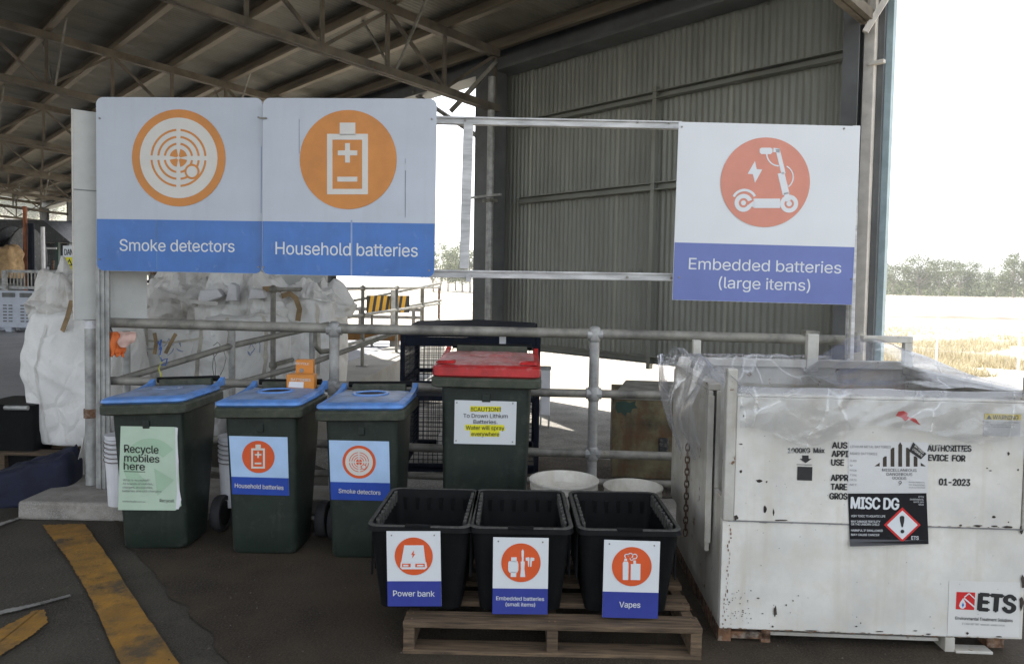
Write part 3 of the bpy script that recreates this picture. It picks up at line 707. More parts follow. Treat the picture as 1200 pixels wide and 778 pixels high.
def vpost(name, u_t, v_t, u_b, v_b, Yv, wx, dy, par, mt, z0=None):
    A = PY(u_t, v_t, Yv)-par.location; B = PY(u_b, v_b, Yv)-par.location
    if z0 is not None: B.z = z0
    mb = MB(); e = Vector((wx/2, 0, 0)); g_ = Vector((0, dy/2, 0))
    vs = [B-e-g_, B+e-g_, B+e+g_, B-e+g_, A-e-g_, A+e-g_, A+e+g_, A-e+g_]
    mb.add(vs, [(3,2,1,0),(4,5,6,7),(0,1,5,4),(1,2,6,5),(2,3,7,6),(3,0,4,7)])
    return mb.build(name, mt, par, bevel=.003)
vpost('post', 549, 146, 544, 315, 4.735, .062, .035, sf, M['alu'])
vpost('post', 1002.5, 148, 995, 422, 4.68, .045, .035, sf, M['alu'])
MB().bar(PY(1003, 150, 4.655)-FO, PY(995, 420, 4.655)-FO, .012, .004, upv=(0, 1, 0)).build('post_lip', M['galvold'], sf)
lp = vpost('post', 121, 300, 121, 572, 4.72, .082, .03, sf, M['galv'], z0=.12)
for du in (-5.5, 0, 5.5):
    MB().bar(PY(121+du, 300, 4.70)-FO, Vector((PY(121+du, 300, 4.70).x, 4.70, .12))-FO, .012, .006, upv=(0, 1, 0)).build('post_fold', M['galv'], sf)
f_ = MB()
for (u_, v_) in ((747, 143), (784, 144), (545, 141), (735, 325), (787, 326)):
    p = PY(u_, v_, 4.715)-FO; MB().tube(p, p+Vector((0, -.008, 0)), .009, 8).build('bolt', M['galvold'], sf)
MB().bar(PY(549, 322, 4.71)-FO, PY(549, 330, 4.71)-FO, .05, .03, upv=(1, 0, 0)).build('joint_plate', M['alu'], sf)

# pale board edge-on behind the blue signs
pb = px_thing('blank_board', 'tall pale grey blank board behind the left edge of the blue signs', 'board', 87, 375, 4.70, R(36))
zt = PY(87, 128, 4.70).z-pb.location.z
MB().box(0, .43, 0, .02, 0, zt).build('board', M['panelg'], pb, bevel=.003)
MB().box(-.006, .0, -.004, .024, -.003, zt+.003).build('edge_trim', M['palecol'], pb)
MB().box(.002, .428, -.004, -.001, zt*.62, zt*.625).build('seam', M['greyink'], pb)
pc = thing('pale_panel', 'large plain pale panel standing behind the white bulk bags', 'panel', (XY(302, 8.5), 8.5, 0))
MB().box(0, XY(382, 8.5)-XY(302, 8.5), 0, .06, .75, 2.4).build('panel', M['panelg'], pc, bevel=.01)
for x_ in (.06, XY(382, 8.5)-XY(302, 8.5)-.06): MB().box(x_-.03, x_+.03, .065, .12, 0, 2.3).build('leg', M['galvold'], pc)

# ================================================================== HANDRAIL
YR = 4.80
hr = thing('handrail', 'long galvanised pipe handrail with three lower rails behind the bins', 'handrail', (0, YR, 0))
HO = hr.location.copy()
def pipe(name, pts, r_, par, mt, n=14):
    mb = MB(); mb.path([Vector(p)-par.location for p in pts], r_, n); return autosmooth(mb.build(name, mt, par))
pipe('rail', [PY(130, 378, YR), PY(400, 385, YR), PY(700, 391, YR), PY(1005, 399, YR)], .033, hr, M['galvold'])
pipe('rail', [PY(130, 446, YR), PY(480, 453, YR), PY(640, 460, YR), PY(1000, 468, YR)], .028, hr, M['galvold'])
pipe('rail', [PY(130, 510, YR), PY(480, 524, YR), PY(640, 530, YR), PY(1000, 541, YR)], .028, hr, M['galvold'])
pipe('rail', [PY(130, 548, YR), PY(480, 557, YR), PY(640, 563, YR), PY(1000, 572, YR)], .022, hr, M['galvold'])
def rpost(u_t, v_t, vt2=None, z0=0, r_=.033, u_b=None):
    p = PY(u_t, v_t, YR-.001); mb = MB(); mb.tube(Vector((p.x, p.y, z0))-HO, p-HO, r_, 16); autosmooth(mb.build('post', M['galv'], hr))
def fitting(u_, v_, r_=.040):
    p = PY(u_, v_, YR)-HO; a = []
    mb = MB(); mb.lathe([(.02, -.06), (r_*.86, -.05), (r_, -.03), (r_, .03), (r_*.86, .045), (.02, .055)], 16, Matrix.Translation(p)); autosmooth(mb.build('fitting', M['galv'], hr), 60)
    MB().tube(p+Vector((-.05, 0, 0)), p+Vector((.05, 0, 0)), r_*.92, 14).build('fitting_sleeve', M['galv'], hr)
for (u_, v_, lst) in ((392, 385, ((453, 0),)), (697, 391, ((461, 0), (531, 0)))):
    rpost(u_, v_); fitting(u_, v_+1)
    for (vv, _) in lst: fitting(u_-(vv-v_)*.02, vv, .041)
p = PY(106, 376, YR)
autosmooth(MB().tube(Vector((p.x, YR, .12))-HO, p-HO, .036, 16).build('post', M['galv'], hr))
MB().tube(p-HO-Vector((0, 0, .05)), p-HO+Vector((0, 0, .006)), .038, 16).build('post_cap', M['wht'], hr)
pz = PY(106, 484, YR)-HO; autosmooth(MB().tube(pz-Vector((0, 0, .03)), pz+Vector((0, 0, .03)), .041, 16).build('clamp_band', M['rustm'], hr))
MB().tube(PY(1003, 400, YR)-HO+Vector((0, 0, -.07)), PY(1003, 400, YR)-HO+Vector((0, 0, .06)), .04, 14).build('fitting', M['galvold'], hr)
pp = PY(951, 391, YR-.02)-HO
MB().box(pp.x-.045, pp.x+.045, -.045, .04, pp.z-.01, pp.z+.02).build('taped_joint', M['galvold'], hr)
# concrete slab under left post
sb = PG(20, 609); se = PG(175, 612)
slab = tag(None, 0) if False else None
p0 = PG(20, 609); p1 = PG(240, 614)
ks = MB(); zz = .115
topf = [(p0.x, p0.y), (p1.x, p1.y), (p1.x, p1.y+.6), (PG(106, 560, .11).x-.1, PG(106, 553, .11).y+.05), (PG(85, 560, .11).x, PG(85, 562, .11).y)]
n = len(topf); ks.add([(x, y, 0) for x, y in topf]+[(x, y+.004, zz) for x, y in topf], [tuple(range(n))[::-1], tuple(range(n, 2*n))]+[(i, (i+1) % n, n+(i+1) % n, n+i) for i in range(n)])
so_ = ks.build('concrete_slab', M['conc'], bevel=.018); so_['kind'] = 'structure'

# ================================================================== WHEELIE BINS
def make_bin(name, label, u_fl, u_fr, v_base, w_, d_, h_, ml, mlt, opening, yaw, group, hz=.0, Y=None, uc=None, lt=.026, lean=-1.3):
    uc = (u_fl+u_fr)/2
    p = PG(uc, v_base) if Y is None else Vector((XY(uc, Y), Y, 0))
    t = thing(name, label, 'bin', (p.x, p.y, 0), yaw, group); t.rotation_euler = (0, R(lean), yaw)
    # local: front at y=0 (base), x centred, y back
    bw = w_*.76; fb = .0; ft = -.020         # front face leans outwards going up
    def ringz(z_, k, ins=0):
        x = (bw + (w_*.83-bw)*k)/2; y0 = fb+(ft-fb)*k; y1 = d_*.60+(d_*.34)*min(1, k*1.1)
        return rr(-x+ins, x-ins, y0+ins, y1-ins, .035, z_)
    hb = h_-.075
    mb = MB(); rings = [ringz(.012, 0, .01), ringz(.03, 0)] + [ringz(.03+(hb-.03)*i/6, i/6) for i in range(1, 7)]
    mb.loft(rings); body = mb.build('body', M['bin'], t); autosmooth(body, 35)
    # rim band with a return lip
    mb = MB(); X = w_/2+.004; yF = ft-.05; yB = d_*.98
    mb.loft([rr(-X+.02, X-.02, yF+.02, yB-.02, .03, hb+.004), rr(-X, X, yF, yB, .035, hb+.012), rr(-X, X, yF, yB, .035, hb+.055), rr(-X+.015, X-.015, yF+.015, yB-.015, .03, h_-.005)])
    autosmooth(mb.build('rim', M['binrim'], t, bevel=.003), 35)
    # front moulding: comb lifter recess
    mb = MB().box(-w_*.04, w_*.04, ft-.008, ft+.01, hb-.075, hb-.03); mb.build('lift_moulding', M['bin'], t, bevel=.004)
    # lid
    k = hz/d_
    mb = MB(); e = .012
    X2 = X-.004
    mb.loft([rr(-X2+e, X2-e, yF+e, yB-.03, .04, h_-.012, skew=k), rr(-X2, X2, yF-.004, yB-.02, .045, h_+.002, skew=k), rr(-X2+.003, X2-.003, yF, yB-.022, .045, h_+lt-.01, skew=k),
             rr(-X2+.025, X2-.025, yF+.024, yB-.05, .04, h_+lt, skew=k)], cap1=True)
    autosmooth(mb.build('lid', ml, t), 50)
    mb = MB(); mb.loft([rr(-X2+.035, X2-.035, yF+.05, yB-.07, .05, h_+lt+.0005, skew=k), rr(-X2+.06, X2-.06, yF+.075, yB-.09, .05, h_+lt+.008, skew=k)])
    autosmooth(mb.build('lid_top', mlt, t, bevel=.004), 50)
    zt_ = lambda y: h_+lt+.0085+k*y
    yc = d_*.5
    # reinforcing shoulders on lid and hinge horns
    for sx in (-1, 1):
        mb = MB(); a = X2-.005
        mb.loft([[Vector((sx*(a-.030), y_, zt_(y_)-.01)), Vector((sx*a, y_, zt_(y_)-.02)), Vector((sx*a, y_, zt_(y_)+h1)), Vector((sx*(a-.03), y_, zt_(y_)+h1))] for y_, h1 in ((yB-.22, -.014), (yB-.12, -.008), (yB-.02, .008 if opening != 'flat' else .0), (yB+.03, .028 if opening != 'flat' else .012))])
        mb.build('hinge_horn', ml, t, bevel=.004)
    autosmooth(MB().tube((-X+.05, yB+.035, zt_(yB)+.02), (X-.05, yB+.035, zt_(yB)+.02), .018, 12).build('handle', M['black'], t))
    MB().box(-X+.08, X-.08, yB-.012, yB+.03, h_-.03, zt_(yB)+.026).build('hinge_bar', M['binrim'], t, bevel=.005)
    if opening == 'round':
        def el(a_, b_, z_): return [Vector((a_*math.cos(2*PI*i/28), yc+b_*math.sin(2*PI*i/28), zt_(yc+b_*math.sin(2*PI*i/28))+z_)) for i in range(28)]
        mb = MB(); mb.loft([el(.108, .095, -.004), el(.102, .09, .008), el(.088, .076, .008), el(.084, .072, .001)], cap0=False, cap1=False); autosmooth(mb.build('opening_collar', ml, t), 60)
        MB().loft([el(.087, .075, .0012), el(.02, .02, .0012)], cap0=False).build('opening', M['void'], t)  # flat dark disc painted as the shade inside the hole
        mb = MB(); hh = el(.086, .074, .0018); mb.add(hh[4:12]+[hh[4]*.45+hh[11]*.55], [tuple(range(9))]).build('inner_shade_patch', mat('shaded_blue_inside', (.02, .05, .2), .5), t)  # flat patch, shade on the inside painted as darker blue
    elif opening == 'slot':
        def rc(a_, b_, z_): return [Vector((x, yc+y, zt_(yc+y)+z_)) for x, y in ((-a_, -b_), (a_, -b_), (a_, b_), (-a_, b_))]
        MB().loft([rc(.078, .036, -.002), rc(.073, .031, .005), rc(.065, .023, .005), rc(.062, .02, .001)], cap0=False, cap1=False).build('opening_collar', mlt, t)
        MB().add(rc(.063, .021, .002), [(0, 1, 2, 3)]).build('opening', M['void'], t)  # flat dark patch painted as the shade in the slot
    else:
        mb = MB(); mb.loft([[Vector((p_.x, p_.y, p_.z)) for p_ in rr(-X*.45, X*.45, yc-.02, yB-.12, .03, h_+.052, skew=k)], rr(-X*.40, X*.40, yc, yB-.14, .03, h_+.072, skew=k)])
        autosmooth(mb.build('lid_panel', mlt, t), 50)
        for sx in (-1, 1):
            mb = MB(); mb.loft([rr(sx*X*.76-.055, sx*X*.76+.055, yF+.05, yF+.15, .02, h_+lt+.006, skew=k), rr(sx*X*.76-.045, sx*X*.76+.045, yF+.06, yF+.14, .018, h_+lt+.018, skew=k)])
            autosmooth(mb.build('lid_grip', M['red'], t), 50)
    # wheels
    for sx in (-1, 1):
        xw = sx*(bw/2+.058)
        Mx = Matrix.Translation((xw, d_*.70, .105)) @ Matrix.Rotation(PI/2, 4, 'Y')
        wh = MB().lathe([(.03, -.02), (.07, -.022), (.072, -.016), (.072, .016), (.07, .022), (.03, .02)], 24, Mx).build('wheel', M['black'], t); autosmooth(wh)
        ty = MB().lathe([(.0735, -.026), (.098, -.028), (.105, -.016), (.105, .016), (.098, .028), (.0735, .026)], 28, Mx, cap0=False, cap1=False).build('tyre', M['rubber'], wh); autosmooth(ty)
    MB().tube((-bw/2-.05, d_*.70, .105), (bw/2+.05, d_*.70, .105), .012, 8).build('axle', M['galvold'], t)
    yf = lambda z_: fb+(ft-fb)*max(0, min(1, (z_-.03)/(hb-.03)))
    return t, Face(t, yf)
def sticker_bin(f, q, band, mt_w, mt_b):
    """q: four corners px tl,tr,br,bl ; band: fraction from top where blue starts"""
    tl, tr, br, bl = q; lerp = lambda a, b, k: (a[0]+(b[0]-a[0])*k, a[1]+(b[1]-a[1])*k)
    f.poly('sticker', [bl, br, tr, tl], mt_w, .0015)
    l, r_ = lerp(tl, bl, band), lerp(tr, br, band)
    f.poly('sticker_band', [bl, br, r_, l], mt_b, .0026)
yb = -R(1.5)
b1, fb1 = make_bin('wheelie_bin', 'dark green wheelie bin with blue slotted lid and torn pale green phone recycling poster', 150, 213, 645, .472, .46, .835, M['blue'], M['bluegrey'], 'slot', yb, 'wheelie bins in front of the handrail', lean=-2.8)
fb1.poly('poster', [(139, 597), (206, 597.5), (213, 592), (211, 575), (208, 503), (205, 500), (142, 499)], M['greenp'], .004, .001)
arr = fb1.arc(178, 546, 17, 33, 35, 250)
fb1.arcs('arrow_print', arr + [[fb1.at(181, 548), fb1.at(205, 562), fb1.at(185, 580)]], M['greenp2'], .0062)
fb1.text('Recycle', 146.5, 529.5, 186.5, 531, 9, M['ink'], .0075, bold=.018)
fb1.text('mobiles', 146.5, 540, 187.5, 541.5, 8.5, M['ink'], .0075, bold=.018)
fb1.text('here', 146, 549.5, 170.5, 550.5, 8.5, M['ink'], .0075, bold=.018)
fb1.polys('underline', [[(146, 551.4), (171, 552), (171, 552.7), (146, 552.1)]], M['ink'], .007, .0004)
for i, (tx, a_, b_) in enumerate((('What is accepted?', 145, 176), ('All brands of mobiles,', 144.6, 180), ('chargers, accessories,', 144.4, 180), ('batteries and cell chargers', 144.2, 190))):
    fb1.text(tx, a_, 563+i*4.2, b_, 563.3+i*4.3, 2.4, M['greyink'], .0075)
fb1.text('mobilemuster.com.au', 144.5, 587.6, 171, 588, 2, M['greyink'], .0075); fb1.text('Recycell', 188, 587.5, 205, 588, 3.6, M['ink'], .0075)
fb1.polys('torn_edge', [[(206, 500), (209, 501), (208, 520), (210, 540), (208.5, 560), (213, 585), (210, 596), (206.5, 596), (208, 575), (206.5, 540)]], M['wht'], .0055, .0004)
b2, fb2 = make_bin('wheelie_bin', 'dark green wheelie bin with round hole in blue lid and household batteries sticker', 277, 342, 651, .472, .46, .835, M['blue'], M['bluegrey'], 'round', yb, 'wheelie bins in front of the handrail')
sticker_bin(fb2, ((268.5, 510.5), (337, 512), (339, 580.5), (272.5, 578.5)), .70, M['sky3'], M['navy3'])
battery_icon(fb2, 303, 535, 19, M['orred'], M['cream'], .003)
fb2.text('Household batteries', 275.5, 570.8, 332.5, 573.5, 5, M['cream'], .004, bold=.012)
b3, fb3 = make_bin('wheelie_bin', 'dark green wheelie bin with round hole in blue lid and smoke detectors sticker', 393, 460, 656, .472, .46, .835, M['blue'], M['bluegrey'], 'round', yb, 'wheelie bins in front of the handrail')
sticker_bin(fb3, ((385.5, 515.5), (456, 517), (457.5, 586.5), (388, 585)), .70, M['sky3'], M['navy3'])
smoke_icon(fb3, 421, 541, 19.5, M['orred'], M['cream'], .003)
fb3.text('Smoke detectors', 397, 577, 446, 579.3, 5, M['cream'], .004, bold=.012)
b4, fb4 = make_bin('wheelie_bin', 'larger dusty green wheelie bin with red lid and drowning lithium batteries caution notice', 0, 0, 0, .60, .66, 1.01, M['red'], M['reddust'], 'flat', R(0), 'wheelie bins in front of the handrail', hz=.05, Y=4.02) if False else make_bin('wheelie_bin', 'larger dusty green wheelie bin with red lid and drowning lithium batteries caution notice', 518, 622, 0, .60, .62, 1.0, M['red'], M['reddust'], 'flat', R(-1), 'wheelie bins in front of the handrail', hz=.02, Y=4.02, lt=.055, lean=.3)
fb4.poly('notice', [(532, 519.5), (604, 521), (605.5, 470.5), (533, 468.5)], M['white2'], .002)
fb4.polys('highlight', [[(551, 475.5), (587, 476), (587, 482.5), (551, 482)], [(545, 497), (590.5, 497.5), (592, 504.5), (545, 504)], [(551.5, 504), (585.5, 504.5), (585, 511.5), (551, 511)]], M['yel'], .0035, .0004)
fb4.text('!!CAUTION!!', 552, 481.5, 587, 481.8, 4.6, M['ink'], .0045, bold=.02)
fb4.text('To Drown Lithium', 543, 489, 595, 489.6, 4.6, M['ink'], .0045, bold=.008)
fb4.text('Batteries.', 555, 496, 583, 496.4, 4.4, M['ink'], .0045, bold=.012)
fb4.text('Water will spray', 546, 503, 591, 503.6, 4.6, M['ink'], .0045, bold=.02)
fb4.text('everywhere', 552.5, 510.3, 585, 510.7, 4.6, M['ink'], .0045, bold=.02)
fb4.screw([(535.5, 471.5), (601, 472.5), (534.5, 516), (600.5, 517.5)], M['galvold'], .004)

# orange battery box pair on middle bin lid
lidz = .91
ob = px_thing('battery_carton', 'orange battery carton with white label on the middle blue lid', 'carton', 352.5, 456, 4.28, R(4), 0)
wz = XY(370, 4.28)-XY(337, 4.28)
MB().box(-wz/2, wz*.46, 0, .09, 0, .085).build('carton', M['orred'], ob, bevel=.002); ob.children[0].data.materials[0] = M['orange']
fo = Face(ob); fo.poly('label', [(338, 453.5), (355.5, 454.5), (356, 447.5), (339, 447)], M['wht'], .001)
fo.text('BATTERIES', 341, 446, 364, 446.8, 3, M['cream'], .002, bold=.02)
ob2 = px_thing('battery_carton', 'smaller orange carton standing behind the labelled one on middle lid', 'carton', 354.5, 441, 4.34, R(4), 0)
MB().box(-wz*.30, wz*.32, .04, .10, -.06, .095).build('carton', M['orange'], ob2, bevel=.002)
Face(ob2, lambda z: .04).text('RECYCLE', 345, 427, 362, 427.6, 2.6, M['cream'], .002, bold=.02)
Face(ob2, lambda z: .04).disc('emblem_disc', 353.5, 434, 2.6, M['greyink'], .002, 16)

# ================================================================== PALLET AND TUBS
YP = 2.86
pt = thing('wooden_pallet', 'weathered wooden pallet carrying the three black tubs', 'pallet', (XY(647, YP, 760), YP, 0), R(-.6))
pwid = XY(823, YP, 740)-XY(471, YP, 740)
random.seed(3)
for i, y in enumerate((0, .20, .41, .62, .80, .95)):
    dz = random.uniform(-.002, .002)
    MB().box(-pwid/2+random.uniform(-.006, .006), pwid/2+random.uniform(-.006, .006), y, y+.105+random.uniform(-.01, .01), .117+dz, .139+dz).build('deck_board', M['wood'], pt, bevel=.002)
for i, y in enumerate((0.002, .46, .92)):
    MB().box(-pwid/2+.0, pwid/2-.003, y, y+.095, .004, .022).build('bottom_board', M['wood'], pt, bevel=.002)
for x in (-pwid/2+.002, -.022, pwid/2-.047):
    MB().box(x, x+.045, .006, 1.015, .0225, .1145).build('stringer', M['wood'], pt, bevel=.002)
for x in (-pwid/2+.02, 0, pwid/2-.02):
    for s_ in (-.012, .012):
        for y in (.03, .08, .17, .22): MB().tube((x+s_, y, .1392), (x+s_, y, .1412), .004, 6).build('nail', M['rustm'], pt)

def make_tub(label, uc, card, yaw=0.0):
    """card: bl, br, tr, tl px"""
    Yf = 2.92; x = XY(uc, Yf, 622); t = thing('storage_tub', label, 'tub', (x, Yf, .141), yaw, 'black storage tubs on the pallet')
    hw, dp_, hh = .214, .56, .368; th = .012
    def ring(k, ins, z_): 
        x_ = (hw*.80+(hw*.96-hw*.80)*k)-ins; return rr(-x_, x_, .07-.06*k+ins, dp_-.07+.06*k-ins, .04, z_)
    mb = MB()
    mb.loft([ring(0, 0, 0), ring(.97, 0, hh*.93), ring(.97, -.012, hh*.935), rr(-hw, hw, 0, dp_, .045, hh-.012), rr(-hw+.003, hw-.003, .003, dp_-.003, .045, hh),
             rr(-hw+.018, hw-.018, .018, dp_-.018, .04, hh), ring(.97, th, hh*.93), ring(0, th, .012)])
    autosmooth(mb.build('shell', M['black'], t), 35)
    mb = MB().loft([rr(-hw-.001, hw+.001, -.001, dp_+.001, .046, hh-.002), rr(-hw+.002, hw-.002, .002, dp_-.002, .045, hh+.002), rr(-hw+.015, hw-.015, .015, dp_-.015, .04, hh+.002), rr(-hw+.018, hw-.018, .018, dp_-.018, .04, hh-.004)], False, False)
    autosmooth(mb.build('rim', M['blackdust'], t), 50)
    for sx in (-1, 1):
        mb = MB()
        for i in range(9):
            y = .075+i*.05; xx = sx*(hw-.024); mb.box(min(xx, xx-sx*.014), max(xx, xx-sx*.014), y, y+.024, hh-.05, hh+.004)
        o = mb.build('rim_teeth', M['blackdust'], t, bevel=.003)
        mb = MB()
        for i in range(7): y = .09+i*.065; xo = sx*hw*.955; mb.box(min(xo, xo+sx*.006), max(xo, xo+sx*.006), y, y+.012, hh*.35, hh*.90)
        mb.build('side_rib', M['black'], t)
    mb = MB()
    for i in range(6):
        x_ = -hw*.66+i*hw*.264; mb.box(x_-.008, x_+.008, dp_-.036, dp_-.030, .08, hh*.9)
    mb.build('back_rib', M['black'], t)
    MB().box(-.055, .05, -.006, .02, hh-.004, hh+.006).build('front_grip', M['black'], t, bevel=.003)
    ct = t
    f = Face(ct, lambda z_: -.008)
    f.poly('card', card, M['white2'], .0, .003)
    bl, br, tr, tl = card; lerp = lambda a, b, k: (a[0]+(b[0]-a[0])*k, a[1]+(b[1]-a[1])*k)
    f.poly('card_band', [bl, br, lerp(br, tr, .335), lerp(bl, tl, .335)], M['navy'], .0035, .0006)
    f.screw([(tl[0]+6, tl[1]+4.5), (tr[0]-7, tr[1]+4.5)], M['galvold'], .003)
    return t, f
tb1, g1 = make_tub('black storage tub with Power bank card, leftmost on the pallet', 490, [(454.5, 709.5), (517.5, 709.5), (516, 622), (453, 622)], R(-1.5))
g1.disc('emblem_disc', 485, 651, 22.3, M['orred'], .0042)
g1.polys('power_bank_symbol', [[(474, 638), (496.5, 638), (499, 658), (470.5, 658)], [(470, 657.8), (499.8, 657.8), (500.8, 664), (498, 666), (471.5, 666), (469.3, 664)]], M['white2'], .0052)
g1.polys('power_bank_light', [[(471.5, 659.4), (481.5, 659.4), (481.5, 663.4), (471.5, 663.4)], [(487, 659.4), (498, 659.4), (498, 663.4), (487, 663.4)],
   [(485.5, 643.5), (482, 649), (484, 649), (483, 653.5), (487, 648), (485, 648)]], M['orred'], .0062, .0004)
g1.polys('power_bank_bar', [[(473, 660.6), (479, 660.6), (479, 662.4), (473, 662.4)], [(489, 660.6), (496.5, 660.6), (496.5, 662.4), (489, 662.4)]], M['white2'], .007, .0003)
g1.text('Power bank', 461, 697.5, 509.5, 698, 6.6, M['white2'], .005, bold=.008)
tb2, g2 = make_tub('black storage tub with Embedded batteries small items card, middle of the pallet', 611, [(577, 718.5), (641.5, 719), (643, 630), (578, 629)], R(0))
g2.disc('emblem_disc', 610.5, 658.5, 23, M['orred'], .0042)
g2.polys('gadget_symbol', [[(599, 652), (605.5, 652), (605.5, 657), (599, 657)], [(596.5, 656.5), (606.5, 656.5), (607.5, 660), (607.5, 667), (606, 670), (597, 670), (595.5, 667), (595.5, 659)], [(598.5, 669.5), (605, 669.5), (605, 675), (598.5, 675)],
  [(611, 645), (612.5, 642.5), (614, 645), (613.5, 657), (611.5, 657)], [(610, 657), (615, 657), (614.5, 665), (615.5, 675), (609.5, 675), (610.5, 665)],
  [(616, 652.5), (620, 652), (620.5, 654), (620, 663), (618.8, 663), (618.4, 656), (616, 656)], [(621.3, 654), (622, 652.2), (626.2, 652.8), (626, 656), (623.4, 656.2), (622.6, 663), (621.2, 663)]], M['white2'], .0052)
g2.text('Embedded batteries', 581.5, 702, 637.5, 703, 4.3, M['white2'], .005, bold=.012)
g2.text('(small items)', 592.5, 709, 627, 709.6, 4.2, M['white2'], .005, bold=.012)
tb3, g3 = make_tub('black storage tub with Vapes card, rightmost on the pallet', 739, [(705.5, 722.5), (770.5, 724), (773.5, 634), (708, 632)], R(0))
g3.disc('emblem_disc', 740.2, 663, 23.2, M['orred'], .0042)
g3.polys('vape_symbol', [[(729.5, 659), (730.5, 657), (735.5, 657), (736.3, 659), (736, 678.5), (729.5, 678.5)], [(731.5, 653.5), (734.5, 653.5), (734.7, 656.3), (731, 656.3)],
   [(739, 660), (742, 660), (742, 655.8), (745, 655.8), (745, 659.5), (750.3, 659.8), (750, 678.7), (738.8, 678.5)]], M['white2'], .0052)
g3.arcs('vape_smoke', g3.arc(734, 650.5, 1.6, 2.7, 0, 250, 16)+g3.arc(738.5, 650, 2.2, 3.3, -60, 200, 16)+g3.arc(743.5, 651, 2.2, 3.3, -120, 150, 16)+g3.arc(740, 653.5, 1.4, 2.4, 160, 380, 16), M['white2'], .0062)
g3.text('Vapes', 725.5, 710.5, 750, 711, 6.6, M['white2'], .005, bold=.01)

# pails behind the tubs
def make_pail(label, uc, vtop, Y, r_, h_, z0):
    t = thing('plastic_pail', label, 'pail', (XY(uc, Y, vtop), Y, z0), 0, 'white pails behind the tubs')
    mb = MB().lathe([(r_*.84, 0), (r_*.86, .01), (r_*.97, h_-.05), (r_*1.0, h_-.048), (r_*1.0, h_-.03), (r_*.98, h_-.028), (r_*.98, h_-.01), (r_*1.03, h_-.008), (r_*1.03, h_), (r_*.97, h_), (r_*.93, h_-.02), (r_*.82, .02)], 40)
    autosmooth(mb.build('shell', M['pail'], t), 35)
    MB().lathe([(r_*.965, 0), (r_*.95, -.055)], 40, Matrix.Translation((0, 0, h_-.004)), False, True).build('dished_lid', M['pail'], t, smooth=False)
    pts = [Vector((r_*1.04*math.cos(a), r_*1.04*math.sin(a), h_-.09-.10*math.sin((a-PI)*1.0)**2)) for a in [PI+PI*i/14 for i in range(15)]]
    MB().path(pts, .003, 6).build('handle', M['galvold'], t)
make_pail('white lidded pail between the red lidded bin and the tubs, larger one', 661, 560, 3.78, .178, .345, .141)
make_pail('dirty white pail, smaller one beside the white dangerous goods bin', 742, 565, 3.74, .150, .325, .141)
# reddish crosspiece lying on the pallet behind the tubs
# ================================================================== DANGEROUS GOODS BIN
O = PY(843, 735, 3.0); yaw_d = -R(2.5)
dg = thing('dangerous_goods_bin', 'big rust chipped white steel bin for dangerous goods lined with plastic film', 'steel bin', (O.x, O.y, 0), yaw_d)
fd = Face(dg)
Wd = fd.at(1198, 748)[0]; zb = fd.at(843, 736)[1]; zt = fd.at(1000, 468)[1]; zs = fd.at(900, 611)[1]; Dd = 1.03
print('DG', Wd, zb, zt, zs)
dgp = lambda n_, mb, mt=None, bv=.003: mb.build(n_, mt or M['dgw'], dg, bevel=bv)
dgp('front_panel', MB().box(.0, Wd, 0, .03, zb, zs-.002), bv=.004)                       # lower
dgp('front_panel', MB().box(.045, Wd-.03, -.004, .03, zs+.002, zt), bv=.003)              # upper
dgp('seam_strip', MB().box(.02, Wd-.02, -.0055, -.004, zs-.0022, zs+.0022), M['greyink'], 0)
dgp('top_rail', MB().box(.045, Wd-.03, .001, .045, zt+.001, zt+.012))
# corner posts
zp = fd.at(860, 432)[1]
dgp('corner_post', MB().box(.0, .043, -.012, .035, zs+.0, zp), M['dgw2'], .006)
dgp('corner_post', MB().box(Wd-.027, Wd+.02, -.012, .035, zs, fd.at(1196, 442)[1]), M['dgw2'], .006)
# sides and back
dgp('side_panel', MB().box(0.0, .02, .032, Dd, zb, .62), M['dgw2'])
dgp('side_flap', MB().box(-.035, -.015, .16, Dd-.01, .34, zt), M['dgw2'], .004)
dgp('flap_edge', MB().box(-.039, -.012, .150, .158, .38, zt-.02), M['dgw2'], .002)
dgp('recess_shade_panel', MB().box(.045, .055, .036, .158, .622, zt-.01), M['greyw'], 0)  # darker grey paints the shade inside the recess
dgp('side_upper', MB().box(.0, .018, .16, Dd, .621, zt), M['dgw2'])
dgp('side_panel', MB().box(Wd-.02, Wd, .032, Dd, zb, zt), M['dgw2'])
dgp('back_panel', MB().box(0, Wd, Dd-.02, Dd, zb, zt+.02), M['dgw2'])
dgp('back_rail', MB().box(-.01, Wd+.01, Dd-.045, Dd+.012, zt+.022, zt+.065), M['dgw2'], .004)
dgp('floor_plate', MB().box(.02, Wd-.02, .03, Dd-.02, zb+.02, zb+.04), M['dgw2'])
dgp('side_rail', MB().box(Wd-.05, Wd+.012, .04, Dd-.05, zt+.0, zt+.04), M['dgw2'])
dgp('side_rail', MB().box(-.035, .02, .17, Dd-.05, zt+.001, zt+.03), M['dgw2'])
# lifting posts at the back, end frame
fbk = Face(dg, lambda z: Dd-.02)
for (ua, ub, vt, vb) in ((811, 820, 398, 424), (944, 957, 391, 424)):
    a = fbk.at(ua, vt); b = fbk.at(ub, vt); c_ = fbk.at(ua, vb)
    dgp('lifting_post', MB().box(a[0], b[0], Dd-.06, Dd-.02, zt, a[1]), M['dgw2'], .003)
a = fbk.at(1008, 393); b = fbk.at(1066, 395)
dgp('lifting_frame', MB().box(b[0]-.042, b[0], Dd-.06, Dd-.02, zt+.06, b[1]-.03).box(a[0], b[0], Dd-.062, Dd-.018, b[1]-.03, b[1]+.005), M['dgw2'], .003)
fright = fd.at(1196, 442)
